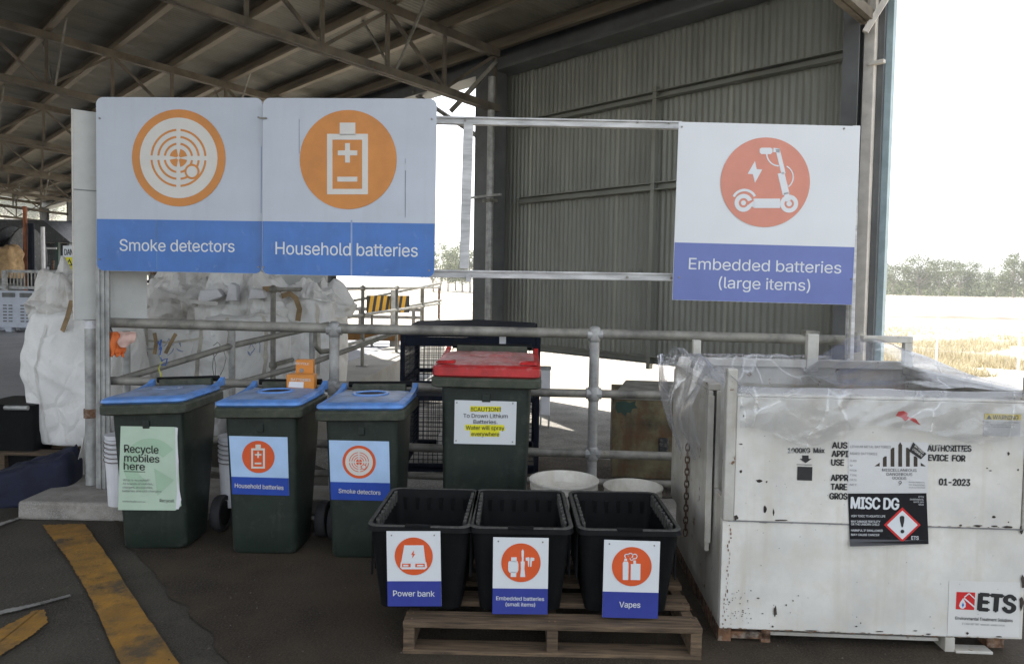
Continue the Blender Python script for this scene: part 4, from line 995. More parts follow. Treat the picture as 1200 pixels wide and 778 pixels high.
# feet and skids
dgp('skid', MB().box(.0, .055, .02, Dd, .0, zb-.003).box(.055, .22, .02, .06, .02, .05).box(.18, .22, .02, Dd, 0.0, zb-.003), M['rustm'], .003)
dgp('skid', MB().box(.22, Wd-.32, .03, .07, .035, zb-.02), M['dgw2'], .003)
dgp('skid', MB().box(Wd-.31, Wd-.27, .0, Dd, .0, zb-.003).box(Wd-.27, Wd-.12, -.01, .05, -.0, .018), M['dgw2'], .003)
dgp('foot', MB().box(Wd-.11, Wd-.04, .05, .13, .0, zb-.003), M['rustm'], .003)
dgp('foot', MB().box(Wd-.11, Wd-.04, Dd-.15, Dd-.05, .0, zb-.003), M['rustm'], .003)
# chain on left side
mb = MB(); 
for i in range(15):
    zc = .72-.030*i; a_ = (i % 2)*PI/2
    pts = []
    for k in range(9):
        th_ = 2*PI*k/8; pts.append(Vector((-.048+.010*math.cos(th_)*math.cos(a_), .52+.010*math.cos(th_)*math.sin(a_), zc+.021*math.sin(th_))))
    mb.path(pts, .0035, 5)
mb.build('chain', M['chain'], dg)
# rust chips along edges
random.seed(11)
def chips(name, spots, mt):
    out = []
    for (u_, v_, su, sv) in spots:
        n_ = random.randint(7, 10); ph = random.random()*6
        su *= .8; sv *= .8; out.append([(u_+su*math.cos(2*PI*i/n_)*random.uniform(.6, 1.2), v_+sv*math.sin(2*PI*i/n_)*random.uniform(.6, 1.2)) for i in range(n_)])
    return fd.polys(name, out, mt, .0046, .0006)
sp = [(889, 563, 5, 2.2), (898, 564, 1.6, 1.6), (868, 552, 2, 3), (862, 606, 4, 4), (895, 611, 8, 1.4), (915, 609, 12, 1.2), (1040, 611, 3, 1.5), (1125, 615, 3, 1.5), (1145, 615.5, 7, 1.4), (1165, 616, 6, 1.6), (1180, 617, 10, 1.8),
      (1196, 620, 3, 6), (1164, 605, 3, 2), (1181, 611, 1.2, 1.2), (1181, 531, 2, 2.5), (1192, 550, 1.6, 1.6), (893, 718, 1.6, .8), (896, 596, 2.5, 6), (906, 600, 1.4, 6), (1196, 705, 3, 12), (1198, 680, 3, 10), (1072, 738, 3, .8), (1133, 741, 2, 2),
      (908, 715, 3, 8), (921, 708, 1.2, 1.2), (929, 703, 1.4, 1.0), (935, 697, 1, 1), (1003, 733, 2, 1), (1008, 729, 1.2, 1), (905, 733, 1.5, 1.5), (871, 487, 1.4, 2), (1156, 548, 1.5, 1), (868, 520, 3, 1), (1160, 551, 2.5, .8), (888, 700, 2, 1.2), (1087, 742, 4, 1), (1170, 745, 5, 1.4), (1030, 739, 6, .8), (950, 738, 10, .9)]
chips('paint_chip', sp, M['chip'])
chips('edge_rust', [(843+random.random()*8+i*9.0, 736+i*.33+random.uniform(-1.5, .3), random.uniform(1.5, 5), random.uniform(.3, .9)) for i in range(38)]+[(846+random.uniform(-1, 3)+9*i/26, 735-i*4.8, random.uniform(.4, 1.4), random.uniform(1, 3.5)) for i in range(26)]+[(870+i*11.5, 610.5+i*.27+random.uniform(-.6, .6), random.uniform(1, 5), random.uniform(.3, .8)) for i in range(28)], M['rustm'])
for _ in range(1): chips('paint_chip', [(random.uniform(850, 880), random.uniform(690, 732), random.uniform(.4, 1.1), random.uniform(.4, 1.1)) for _ in range(45)]+[(random.uniform(870, 1190), random.uniform(480, 740), random.uniform(.3, .8), random.uniform(.3, .8)) for _ in range(60)], M['fadeink'])
# stencilled lettering
def T(tx, a, v, b, v2, c_, mt=None, bold=.02, off=.0062): fd.text(tx, a, v, b, v2, c_, mt or M['ink'], off, max(bold, .055))
T('1000KG  Max', 923, 530, 965.5, 530, 5.5, M['fadeink'])
fd.polys('arrow_mark', [[(939.5, 533), (947, 533), (947, 537), (950.5, 537), (943.5, 542), (936.5, 537), (939.5, 537)]], M['ink'], .0055)
fd.polys('square_mark', [[(934, 546), (951.5, 546.5), (951, 562.5), (933.5, 562)], [(933, 543.4), (951, 543.8), (951, 544.4), (933, 544)]], M['ink'], .0055)
for tx, u0_, v_, u1_ in (('AUS', 974.5, 524.5, 992), ('APPI', 974, 534.5, 993), ('USE', 973.5, 544.5, 988), ('APPR', 973, 562.5, 993), ('TARE', 973, 573, 991.5), ('GROS', 971.5, 584, 992)):
    T(tx, u0_, v_, u1_, v_+.3, 7, None, .03)
T('AUTHORITIES', 1086, 528, 1137, 528.5, 7, M['fadeink'], .03); T('EVICE  FOR', 1087, 539, 1130, 540, 7, None, .03); T('01-2023', 1099.5, 567.5, 1135.5, 568.5, 7.5, None, .03)
# white label sheet
fd.poly('label_sheet', [(993, 577), (1086, 578), (1087, 518), (994, 516)], mat('pale_label', (.60, .60, .59), .4, var=.05), .0055, .0006)
def T2(tx, a, v, b, c_, mt=None, bold=0): fd.text(tx, a, v, b, v+.5, c_, mt or M['greyink'], .0075, bold)
T2('LITHIUM METAL BATTERIES', 995.5, 524, 1043, 2.8); T2('MIXED BATTERIES', 995.5, 532, 1027, 2.8)
for k, tx in enumerate(('CLASS', '9', 'PACK', 'TYPE', 'DATE', 'NET')): T2(tx, 995, 540+k*5.6, 995+(3 if tx == '9' else 8), 2.2)
bars = []
for k in range(7):
    u_ = 1027+k*9; hgt = (3, 12, 22, 27, 22, 12, 3)[k]; 
    if k in (0, 6):
        bars.append([(u_-3, 545.5), (u_+3, 545.8), (u_+(3 if k == 0 else -3), 541.5)]); continue
    bars.append([(u_-2.2, 546), (u_+2.2, 546.1), (u_+2.2, 546-hgt+(2 if k >= 3 else 0)), (u_, 546-hgt-(1.5 if k == 3 else 0)), (u_-2.2, 546-hgt+(2 if k <= 3 else 0))])
fd.polys('hazard_stripes', bars, mat('brown_black_print', (.045, .032, .02), .6, rust=.2, rcol=(.2, .12, .05), rscale=60), .0065, .0004)
T2('MISCELLANEOUS', 1033, 551.5, 1073, 3.2, M['ink']); T2('DANGEROUS', 1038, 556.3, 1068, 3.2, M['ink']); T2('GOODS', 1044.5, 560.8, 1061, 3.2, M['ink']); T2('9', 1051.5, 567.5, 1055, 5, M['ink'])
for k in range(3): T2(('ENVIRONMENTAL', 'DG PACKING', 'SOLUTIONS')[k], 1064, 565+k*3, 1083, 1.7)
fd.poly('corner_sticker', [(1064, 528), (1078, 537.5), (1084.5, 531), (1069, 517.5)], M['ink'], .0078, .0004)
fd.text('LITHIUM METAL', 1067.5, 526.2, 1079, 534.8, 2.6, M['cream'], .009, .01); fd.text('BATTERIES', 1070, 522.5, 1080.5, 531, 2.6, M['cream'], .009, .01)
# MISC DG sheet with a curl at its foot
zc = fd.at(1040, 634.5)[1]
yfc = lambda z_: -.0060 - (max(0, zc-z_)**1.1)*1.6
fc = Face(dg, yfc)
n_ = 14; vs = []; 
for i in range(n_+1):
    k = i/n_; l = fc.at(993.5+(996-993.5)*k, 578+(640-578)*k); r_ = fc.at(1085.5+(1088-1085.5)*k, 577.5+(637-577.5)*k)
    vs += [(l[0], yfc(l[1])-.001, l[1]), (r_[0], yfc(r_[1])-.001, r_[1])]
blk = mat('gloss_black_label', (.018, .018, .02), .18, var=.1)
MB().add(vs, [(2*i, 2*i+1, 2*i+3, 2*i+2) for i in range(n_)]).build('warning_label', blk, dg, solid=.0008)
fc.text('MISC DG', 997, 595, 1052.5, 596.5, 13, M['white2'], .003, .045)
for tx, a, v_, b in (('VERY TOXIC TO AQUATIC LIFE', 997, 605.2, 1037, ), ('MAY DAMAGE FERTILITY', 997, 611.5, 1031), ('OR THE UNBORN CHILD', 997, 614.8, 1030), ('HARMFUL IF SWALLOWED', 997, 622, 1034), ('MAY CAUSE CANCER', 997, 627, 1030)):
    fc.text(tx, a, v_, b, v_+.4, 2.4, M['white2'], .003, .015)
for k, tx in enumerate(('ETS', 'ENVIRONMENTAL', 'WASTE SAFE', 'NSW')):
    b_ = 1082; a_ = (1076, 1066, 1070, 1076)[k]; fc.text(tx, a_, 582.5+k*3, b_, 582.8+k*3, 1.8, M['white2'], .003)
def dia(c, r1, r2): return [(c[0], c[1]-r2), (c[0]+r1, c[1]), (c[0], c[1]+r2), (c[0]-r1, c[1])]
fc.poly('hazard_diamond', dia((1057, 614.5), 21.5, 20.5), M['redp'], .0025, .0004); fc.poly('hazard_diamond', dia((1057, 614.5), 18, 17), M['white2'], .0034, .0003)
fc.poly('exclamation_mark', [(1053.7, 605.5), (1055, 603.8), (1058, 603.8), (1059.2, 605.5), (1059, 610), (1057.6, 617), (1056, 617), (1054, 610)], M['ink'], .0042, .0003)
fc.disc('exclamation_mark', 1056.9, 622, 2.2, M['ink'], .0042, 16)
fc.text('ETS', 1067.5, 631.5, 1076, 631.8, 4, M['white2'], .003, .02)
# ETS company sticker
fd.poly('company_sticker', [(1110, 744), (1194, 746), (1195, 682), (1112, 680)], mat('sticker_white', (.655, .645, .61), .35, var=.04), .0015, .0005)
fd.poly('company_emblem', [(1119.5, 713), (1141, 714), (1142.5, 693.5), (1120.5, 692.8)], M['redp'], .0028, .0004)
fd.polys('emblem_drop', [[(1128, 700), (1131.2, 706.5), (1130.8, 710.5), (1128, 712.5), (1125, 711.8), (1123.3, 709), (1124.5, 705)], bx2(1129.5, 699, 1135, 694.5, 1.2), bx2(1135, 694.5, 1142, 701, 1.2), bx2(1129, 700, 1141.5, 710.5, 1.6)], M['white2'], .0036, .0004)
fd.poly('emblem_drop', [(1127.8, 705), (1129, 708), (1127.6, 711), (1126.4, 708)], M['sigblue'], .0045, .0003)
fd.text('ETS', 1146, 714, 1188, 717, 19.5, M['ink'], .0035, .075)
fd.text('Environmental Treatment Solutions', 1119, 725, 1186, 728, 3.6, M['ink'], .0035, .008)
fd.text('P 1300 387 387  www.ets-waste.com.au', 1127, 731, 1177, 733, 2.2, M['greyink'], .0035)
# small warning plate and red scrape
fd.poly('warning_plate', [(1151, 510), (1194, 511), (1195.5, 485), (1152.5, 483.5)], mat('plate_grey', (.5, .5, .49), .4, var=.08), .0055, .0005)
fd.poly('warning_strip', [(1152.5, 491), (1195, 492), (1195.5, 485.2), (1152.7, 484)], mat('dull_yellow', (.55, .43, .06), .5, var=.1), .0066, .0004)
fd.text('WARNING', 1162, 490.6, 1192, 491.4, 4.8, M['ink'], .0075, .02)
fd.poly('warning_mark', [(1154.5, 490.5), (1161, 490.8), (1157.8, 485.5)], M['ink'], .0075, .0003)
for k in range(3): fd.text(('KEEP CLEAR OF LIFTING ARMS', 'DO NOT EXCEED LOAD', 'USE CARE WHEN OPENING'[:18])[k], 1154, 495+k*2.6, 1193-k*5, 495.6+k*2.6, 1.4, M['greyink'], .0065)
fd.polys('red_scrape', [[(1049, 487), (1052, 482), (1058, 481), (1063, 484), (1062, 487.5), (1067, 489), (1072, 490), (1078, 498), (1070, 494), (1064, 490.5), (1060, 493), (1056, 489)]], M['redp'], .0055, .0005)

# plastic film liner
def nzv(x, y, z, s_=1): return noise.noise(Vector((x*s_, y*s_, z*s_)))
def ridge(x, y, s_): return 1-abs(noise.noise(Vector((x*s_, y*s_, 3.1))))*2
def front_film(a, b):
    # a along the front 0..1 ; b from inside (0) over the rim to the outside bottom (1)
    x = .05+(Wd-.09)*a; 
    hem = .15+.05*nzv(a*4, 0, 1.3)+.07*math.sin(a*PI)*(.5+.5*math.sin(a*9))
    if b < .35: k = b/.35; y = .30-.29*k; z = zt-.10+.135*k-.03*math.sin(k*PI)
    elif b < .45: k = (b-.35)/.1; y = .01-.03*k; z = zt+.035+.012*math.sin(k*PI)
    else: k = (b-.45)/.55; y = -.022-.008*k; z = zt+.03-k*hem
    am = .010 if b > .45 else .018
    y -= abs(ridge(a*5+b*1.3, b*1.2, 1.6))*am*.7 + nzv(a*14, b*3, 0)*.004; z += nzv(a*6, b*2, 5)*.012
    return (x, y, z)
MB().grid(front_film, 90, 26).build('liner_front', M['film'], dg, smooth=True)
def left_film(a, b):
    # a along depth 0 front..1 back, b from inside over the edge to outside hem
    y = -.02+a*(Dd-.05); hem = .42*(max(0, math.sin(min(1, .16+a*.86)*PI))**.5)+.06*nzv(a*5, 0, 2)
    if b < .3: k = b/.3; x = .16-.15*k; z = zt-.05+.16*k
    elif b < .42: k = (b-.3)/.12; x = .01-.07*k; z = zt+.10+.03*math.sin(k*PI)
    else: k = (b-.42)/.58; x = -.06-.055*math.sin(k*PI*.9)-.01; z = zt+.09-k*hem
    x += nzv(a*4, b*3, 1)*.03 + ridge(a*3+b*2, b, 1.4)*-.022; z += nzv(a*3.5, b*3, 7)*.03
    return (x, y+nzv(a*4, b*6, 4)*.03, z)
MB().grid(left_film, 60, 46).build('liner_side', M['film'], dg, smooth=True)
def back_film(a, b):
    x = .05+(Wd*.62)*a; y = Dd-.12+.14*b+nzv(a*6, b*3, 8)*.02; z = zt-.06+.15*math.sin(min(1, b*1.3)*PI*.62)+nzv(a*9, b*3, 9)*.014
    return (x, y, z)
MB().grid(back_film, 70, 14).build('liner_back', M['film'], dg, smooth=True)
def right_film(a, b):
    # sagging tent over the right end
    x = Wd*.52+(Wd*.50)*a; y = .03+(Dd-.02)*b
    z = zt+.02+.11*math.sin(PI*min(1, max(0, (a-.05)*1.05)))*(.35+.65*b)+.06*b-.05*(1-a)*(1-b)*0-.08*(1-a)**2
    z += ridge(a*1.6+b*1.1, b*1.0, 1.3)*.022+nzv(a*3.5, b*3.5, 2)*.016
    if a > .94: z -= (a-.94)*2.6
    return (x, y, z)
MB().grid(right_film, 70, 50).build('liner_end', M['film'], dg, smooth=True)
# ================================================================== THINGS BEHIND THE HANDRAIL
# mesh cage
YC = 5.45
cg = thing('mesh_cage', 'dark blue steel mesh cage with solid lid behind the red lidded bin', 'cage', (XY(472, YC), YC, 0))
cw = XY(631, YC)-XY(472, YC); ch_ = PY(472, 391, YC).z; dpt = .85; zlo = PY(472, 549, YC).z
for x in (0, cw):
    for y in (0, dpt): MB().box(x-.016, x+.016, y-.016, y+.016, .03, ch_+(.05 if x else 0)).build('post', M['cage'], cg)
zm = PY(472, 449, YC).z; zm2 = PY(472, 466, YC).z; zq = PY(472, 498, YC).z
for z_ in (ch_, zm, zm2, zlo, .12):
    MB().box(.017, cw-.017, -.012, .012, z_-.018, z_+.018).build('frame_rail', M['cage'], cg)
    MB().box(.017, cw-.017, dpt-.012, dpt+.012, z_-.018, z_+.018).build('frame_rail', M['cage'], cg)
    for x in (0, cw): MB().box(x-.012, x+.012, .017, dpt-.017, z_-.018, z_+.018).build('frame_rail', M['cage'], cg)
def mesh_panel(z0, z1, x0, x1, y, vert=True, side=False):
    mb = MB(); st = .036; n_ = int((x1-x0)/st)
    for i in range(1, n_):
        x = x0+i*st
        mb.box(*( (x-.002, x+.002, y-.002, y+.002) if not side else (y-.002, y+.002, x-.002, x+.002)), z0, z1)
    for i in range(1, int((z1-z0)/st)):
        z_ = z0+i*st
        mb.box(*((x0, x1, y+.0025, y+.006) if not side else (y+.0025, y+.006, x0, x1)), z_-.002, z_+.002)
    mb.build('mesh_panel', M['cage'], cg)
mesh_panel(zm, ch_-.09, .02, cw-.02, 0); mesh_panel(zlo, zm2, .02, cw-.02, 0); mesh_panel(.14, ch_, .02, cw-.02, dpt)
mesh_panel(.14, ch_, .02, dpt-.02, 0, side=True); mesh_panel(.14, ch_, .02, dpt-.02, cw, side=True)
MB().box(.02, cw-.02, -.008, .0, ch_-.09, ch_-.02).build('top_plate', M['cage'], cg)
MB().add([(0, -.02, ch_+.02), (cw*.52, -.02, ch_-.015), (cw, -.02, ch_+.01), (cw, dpt, ch_+.05), (cw*.5, dpt, ch_+.07), (0, dpt, ch_+.05)], [(0, 1, 4, 5), (1, 2, 3, 4)]).build('lid', M['cage'], cg, solid=.012)
MB().box(.25, .65, .1, .6, .14, .34).build('load', M['bagdirty'], cg, bevel=.05)
MB().box(.03, cw-.03, .1, .7, zm2-.03, zm2-.0).build('shelf', M['cage'], cg)
# white slip post near cage
wp_ = thing('white_bracket', 'thin white bracket standing on the rail just above the red lid', 'bracket', (XY(589, 4.9), 4.90, 0))
MB().box(-.022, .022, 0, .01, 0.9, PY(589, 394, 4.9).z).build('plate', M['wht'], wp_); MB().box(-.01, .01, .012, .03, 0, 1.1).build('stem', M['galvold'], wp_)
wc = thing('white_cabinet', 'narrow white box on short legs seen between the cage and the handrail post', 'container', (XY(640, 7.6), 7.6, 0))
MB().box(-.05, .05, -.05, .05, .14, .62).build('shell', M['wht'], wc, bevel=.008); MB().box(-.055, .055, -.055, .055, .621, .65).build('cap', M['galv'], wc)
for x_ in (-.05, .035): MB().box(x_, x_+.015, -.05, .05, 0, .139).build('leg', M['galv'], wc)
# rusty dumpster behind rail
YD = 5.15; x0 = XY(713, YD, 580)
rd = thing('rusty_dumpster', 'small rust eaten steel skip with traces of green paint behind the handrail', 'skip', (x0+.02, YD+.03, 0), R(-7))
zt2 = PY(715, 468, YD).z
MB().box(0, .44, 0, .8, .13, zt2).build('body', M['dump'], rd, bevel=.006)
MB().box(.44+.001, .52, .0, .8, .13, zt2-.002).build('corner', M['dumpg'], rd, bevel=.004)
MB().box(.521, 1.1, .02, .8, .13, zt2-.01).build('body', M['dump'], rd, bevel=.006)
MB().add([(-.01, -.01, zt2+.006), (1.1, -.01, zt2+.006), (1.1, .82, zt2+.03), (.12, .82, zt2+.03)], [(0, 1, 2, 3)]).build('lid', M['galvold'], rd, solid=.01)
fr_ = Face(rd); fr_.polys('green_patch', [[(722, 471), (732, 469.5), (738, 472), (745, 469.5), (744, 474), (747, 478), (741, 479), (739, 484), (735, 483), (733, 488), (728, 483), (724, 484), (721, 478)]], M['dumpg'], .002, .0006)
MB().box(.33, .40, -.03, -.001, zt2*.45, zt2*.62).build('hasp', M['mach'], rd, bevel=.01)
MB().bar((0, -.01, zt2), (0, -.01, zt2+.05), .02).build('hinge_pin', M['mach'], rd)
for x in (.1, .85): MB().box(x, x+.1, .05, .75, 0.005, .129).build('skid', M['dumpg'], rd)
# pale concrete beyond the dg bin left foot - tile
# ramp coping with railing
c0 = PG(262, 470, .42); c1 = PG(330, 432, .42)
A0 = PY(225, 470, 7.0); 
def ledge(pts_top, z_, name, mt):
    n = len(pts_top); mb = MB(); mb.add([(p_.x, p_.y, 0) for p_ in pts_top]+[(p_.x, p_.y, z_) for p_ in pts_top], [tuple(range(n))[::-1], tuple(range(n, 2*n))]+[(i, (i+1) % n, n+(i+1) % n, n+i) for i in range(n)])
    o = mb.build(name, mt, bevel=.01); o['kind'] = 'structure'; return o
zc_ = .42
# coping runs from front left to back right
Lp = [PG(421, 447, zc_), PG(474, 418, zc_), PG(520, 397, zc_), PG(505, 391.5, zc_), PG(463, 404, zc_), PG(372, 437, zc_), PG(290, 468, zc_), PG(330, 497, zc_)]
ledge(Lp, zc_, 'ramp_kerb', mat('pale_concrete', (.36, .345, .31), .85, var=.2, scale=2, grain=.2, dust=.3, dcol=(.3, .26, .2)))
sheet('ramp_surface', [PG(290, 467, .40), PG(372, 437, .40), PG(463, 404, .40), PG(500, 391, .40), PG(380, 390, .40), PG(200, 400, .40), PG(120, 450, .40)], .40, M['bluefloor'])
bm_ = thing('timber_beam', 'long brown timber beam lying across the far end of the ramp', 'beam', (XY(375, 12.5), 12.5, 0))
zz1 = PY(420, 390, 12.5).z
MB().box(-.9, XY(500, 12.5)-XY(375, 12.5), 0, .2, zz1-.13, zz1+.07).build('beam', M['brownt'], bm_); 
for x in (-.6, 1.2): MB().box(x, x+.15, .03, .17, 0, zz1-.131).build('block', M['conc'], bm_)
bm2 = thing('steel_barrier', 'low galvanised barrier rail above the timber beam beyond the ramp', 'barrier', (XY(375, 13.5), 13.5, 0))
for v_ in (362, 371): z_ = PY(420, v_, 13.5).z; MB().box(-.6, XY(495, 13.5)-XY(375, 13.5), 0, .05, z_-.03, z_+.03).build('rail', M['galv'], bm2)
for x in (-.4, .7, 1.7): MB().box(x, x+.06, .051, .1, 0, 1.05).build('post', M['galv'], bm2)
# railing A along the coping
ra = thing('ramp_railing', 'galvanised railing with ball fittings along the concrete ramp kerb', 'railing', PG(424.5, 429, zc_)); 
def on(u_, v_): return PG(u_, v_, zc_)
P1 = on(424.5, 429); P2 = on(464.5, 413); dirA = (P2-P1).normalized()
posts = [P1+dirA*t_ for t_ in (-2.9, -1.45, 0, (P2-P1).length, (P2-P1).length*2.1, (P2-P1).length*3.0)]
zA = PY(424.5, 338, P1.y).z
for i, pp_ in enumerate(posts):
    pp_.z = zc_+.001
    mb = MB().tube(pp_-ra.location, Vector((pp_.x, pp_.y, zA))-ra.location, .024, 10); autosmooth(mb.build('post', M['galvold'] if i < 5 else M['rustm'], ra))
    for k in (1, .66, .33):
        q_ = Vector((pp_.x, pp_.y, zc_+(zA-zc_)*k))-ra.location; MB().lathe([(.01, -.04), (.036, -.02), (.036, .02), (.01, .04)], 10, Matrix.Translation(q_)).build('fitting', M['galvold'], ra, smooth=True)
    MB().box(pp_.x-ra.location.x-.07, pp_.x-ra.location.x+.07, pp_.y-ra.location.y-.07, pp_.y-ra.location.y+.07, .001, .012).build('foot_plate', M['galvold'], ra)
for k in (1, .66, .33):
    a_ = posts[0].copy(); b_ = posts[-1].copy(); a_.z = b_.z = zc_+(zA-zc_)*k
    autosmooth(MB().tube(a_-ra.location, b_-ra.location, .021, 10).build('rail', M['galvold'], ra))
# railing B behind, with hazard board
rb = thing('far_railing', 'far pipe railing carrying the yellow and black striped board', 'railing', (XY(384, 12), 12.0, 0))
for (v0_, v1_) in ((360, 332), (378, 352)):
    MB().tube(PY(375, v0_, 11.6)-rb.location, PY(517, v1_, 14.2)-rb.location, .024, 8).build('rail', M['galvold'], rb, smooth=True)
for (u_, v_, Y_) in ((380, 359, 11.7), (436, 347, 12.7), (494, 337, 13.8)):
    p_ = PY(u_, v_, Y_); MB().tube(Vector((p_.x, p_.y, 0))-rb.location, p_-rb.location, .024, 8).build('post', M['galvold'], rb, smooth=True)
hb_ = px_thing('striped_board', 'yellow and black striped hazard board hung on the far railing', 'hazard board', 430, 367, 12.3, R(40))
fh = Face(hb_); xa = fh.at(430, 360)[0]; xb = fh.at(480, 350)[0]; zh = .30
MB().box(xa, xb, 0, .02, 0, zh).build('board', M['ink'], hb_)
nS = 6; sw = (xb-xa)/nS/2
for i in range(nS):
    x_ = xa+.02+i*(xb-xa-.08)/nS; fh.poly('stripe', [(x_, .004), (x_+sw, .004), (x_+sw+.05, zh-.004), (x_+.05, zh-.004)], M['amber'], .001, px=False)
MB().box((xa+xb)/2+.03, (xa+xb)/2+.17, -.03, -.008, -.25, zh+.1).build('post_plate', M['galv'], hb_)
# sloping ramp handrail nearer, left of post
rc_ = thing('sloping_handrail', 'sloping pipe handrail rising past the white bulk bags', 'handrail', (XY(272, 5.8), 5.8, 0))
RO = rc_.location
pipe('rail', [PY(136, 446, 5.0), PY(272, 405, 5.7), PY(385, 380, 6.4)], .024, rc_, M['galvold'])
pipe('rail', [PY(230, 462, 5.0), PY(366, 425, 5.8), PY(466, 389, 7.2), PY(500, 380, 7.8)], .022, rc_, M['galvold'])
for (u_, v_, Y_) in ((148, 388, 5.15), (272, 380, 5.7), (366, 384, 6.2)):
    p_ = PY(u_, v_, Y_); autosmooth(MB().tube(Vector((p_.x, p_.y, 0))-RO, p_-RO, .026, 10).build('post', M['galv'], rc_))
pts = [PY(368, 384, 6.2), PY(369, 405, 6.2), PY(376, 412, 6.3), PY(388, 411, 6.4)]
pipe('bend', pts, .024, rc_, M['galvold'], 8)

# bulk bags
_cd = {}
def crease(p, seed, amp):
    if seed not in _cd:
        q = random.Random(seed*7+1); L_ = []
        for i in range(8):
            d = Vector((q.gauss(0, 1), q.gauss(0, .6), q.gauss(0, .6))).normalized(); L_.append((d*q.uniform(1.8, 6.5), q.random(), q.uniform(.5, 1.2)))
        _cd[seed] = L_
    w_ = Vector((noise.noise(p*1.7+Vector((seed, 0, 0))), noise.noise(p*1.7+Vector((0, seed, 4))), noise.noise(p*1.7+Vector((9, 0, seed)))))*.35
    t = 0
    for d, ph, a in _cd[seed]:
        f = (p+w_*1.4).dot(d)+ph; f = abs(f-math.floor(f)-.5)*2
        t += a*f/d.length
    return (t-.45)*min(.16, amp*2.2)
def bulk_bag(name, label, cx, cy, z0, w_, d_, h_, seed, mt, amp=.05, group='white bulk bags behind the handrail', top=None, N_=40, rot=0, lean=0, crumple=False):
    bm = bmesh.new(); bmesh.ops.create_cube(bm, size=2.0); bmesh.ops.subdivide_edges(bm, edges=bm.edges[:], cuts=(34 if crumple else N_), use_grid_fill=True)
    q = random.Random(seed*13+5); s_ = Vector((seed*3.1, seed*1.7, seed*.7))
    for v in bm.verts:
        c_ = v.co.copy(); e = .10 if not crumple else .22
        k = 1-e*.8*(abs(c_.x*c_.y)**5)-e*.5*(abs(c_.x*c_.z)**6)-e*.5*(abs(c_.y*c_.z)**6)
        p_ = Vector((c_.x*k*w_/2, c_.y*k*d_/2, (c_.z*k+1)*h_/2))
        d__ = Vector((c_.x**3, c_.y**3, c_.z**3)).normalized()
        if crumple:
            p_ += d__*(crease(p_, seed, amp)*1.0+amp*.7*noise.noise(p_*2.1+s_)+crease(p_*1.9, seed+50, amp)*.5)
            p_.z += (c_.z > .3)*(amp*1.6*noise.noise(p_*2.6+s_)+crease(p_*1.1+s_, seed+90, amp)*.35)
            t_ = max(0, c_.z)*.28; p_.x *= 1-t_; p_.y *= 1-t_
        else:
            bul = 1+.05*math.cos(c_.z*PI/2)-.03*max(0, -c_.z); p_.x *= bul; p_.y *= bul
            p_ += d__*(amp*.9*noise.noise(p_*1.9+s_)+crease(p_, seed, amp)*.45)
            if c_.z > .7: p_.z += amp*1.6*noise.noise(p_*4.5+s_)+amp*.8*abs(noise.noise(p_*9+s_))
        p_.x += lean*p_.z; v.co = p_
        if v.co.z < 0: v.co.z = 0
    me = bpy.data.meshes.new('sack'); bm.to_mesh(me); bm.free(); me.materials.append(mt)
    if not crumple: me.polygons.foreach_set('use_smooth', [True]*len(me.polygons))
    t = thing(name, label, 'bulk bag', (cx, cy, z0), rot, group); o = bpy.data.objects.new('sack', me); C.objects.link(o); o.parent = t
    if crumple: autosmooth(o, 22)
    return t
def strap(par, pts, w_=.04, mt=None):
    pts = [Vector(p_)-par.location for p_ in pts]; mb = MB(); vs = []
    for i, p_ in enumerate(pts):
        d = (pts[min(i+1, len(pts)-1)]-pts[max(i-1, 0)]).normalized(); a = d.cross(Vector((0, 1, 0))).normalized()*w_/2; vs += [p_-a, p_+a]
    mb.add(vs, [(2*i, 2*i+1, 2*i+3, 2*i+2) for i in range(len(pts)-1)]); mb.build('strap', mt or M['strap'], par, solid=.006)
bgA = bulk_bag('bulk_bag', 'tall full white bulk bag standing left of the galvanised post', XY(86, 5.75), 5.95, .18, .66, .6, PY(70, 372, 5.7).z-.18, 1, M['bag'], .035, None, lean=0)
bgA2 = bulk_bag('bulk_bag', 'crumpled white bag slumped on top of the tall full one', XY(88, 5.9), 6.05, PY(70, 372, 5.7).z-.06, .58, .5, .30, 2, M['bagdirty'], .08, None, crumple=True)
strap(bgA2, [PY(73, 388, 5.6), PY(79, 372, 5.55), (PY(84, 352, 5.6))], .035)
skb = thing('sack_pallet', 'worn pallet under the tall full white bulk bag', 'pallet', (XY(86, 5.75), 5.95, 0))
for y in (-.4, -.15, .1, .35): MB().box(-.5, .5, y, y+.12, .12, .145).build('deck_board', M['wood'], skb)
for x in (-.48, 0, .42): MB().box(x, x+.06, -.4, .47, 0.0, .119).build('stringer', M['wood'], skb)
tl2 = thing('torn_sheet', 'pale fabric corner hanging down beside the left handrail post', 'fabric', PG(100, 572, .12))
MB().grid(lambda a, b: PY(101-13*b*(a)+2*math.sin(a*5), 480+85*a, 5.05-.1*b+.03*math.sin(a*9+b*4))-tl2.location, 14, 6).build('flap', M['bagdirty'], tl2, solid=.003, smooth=True)

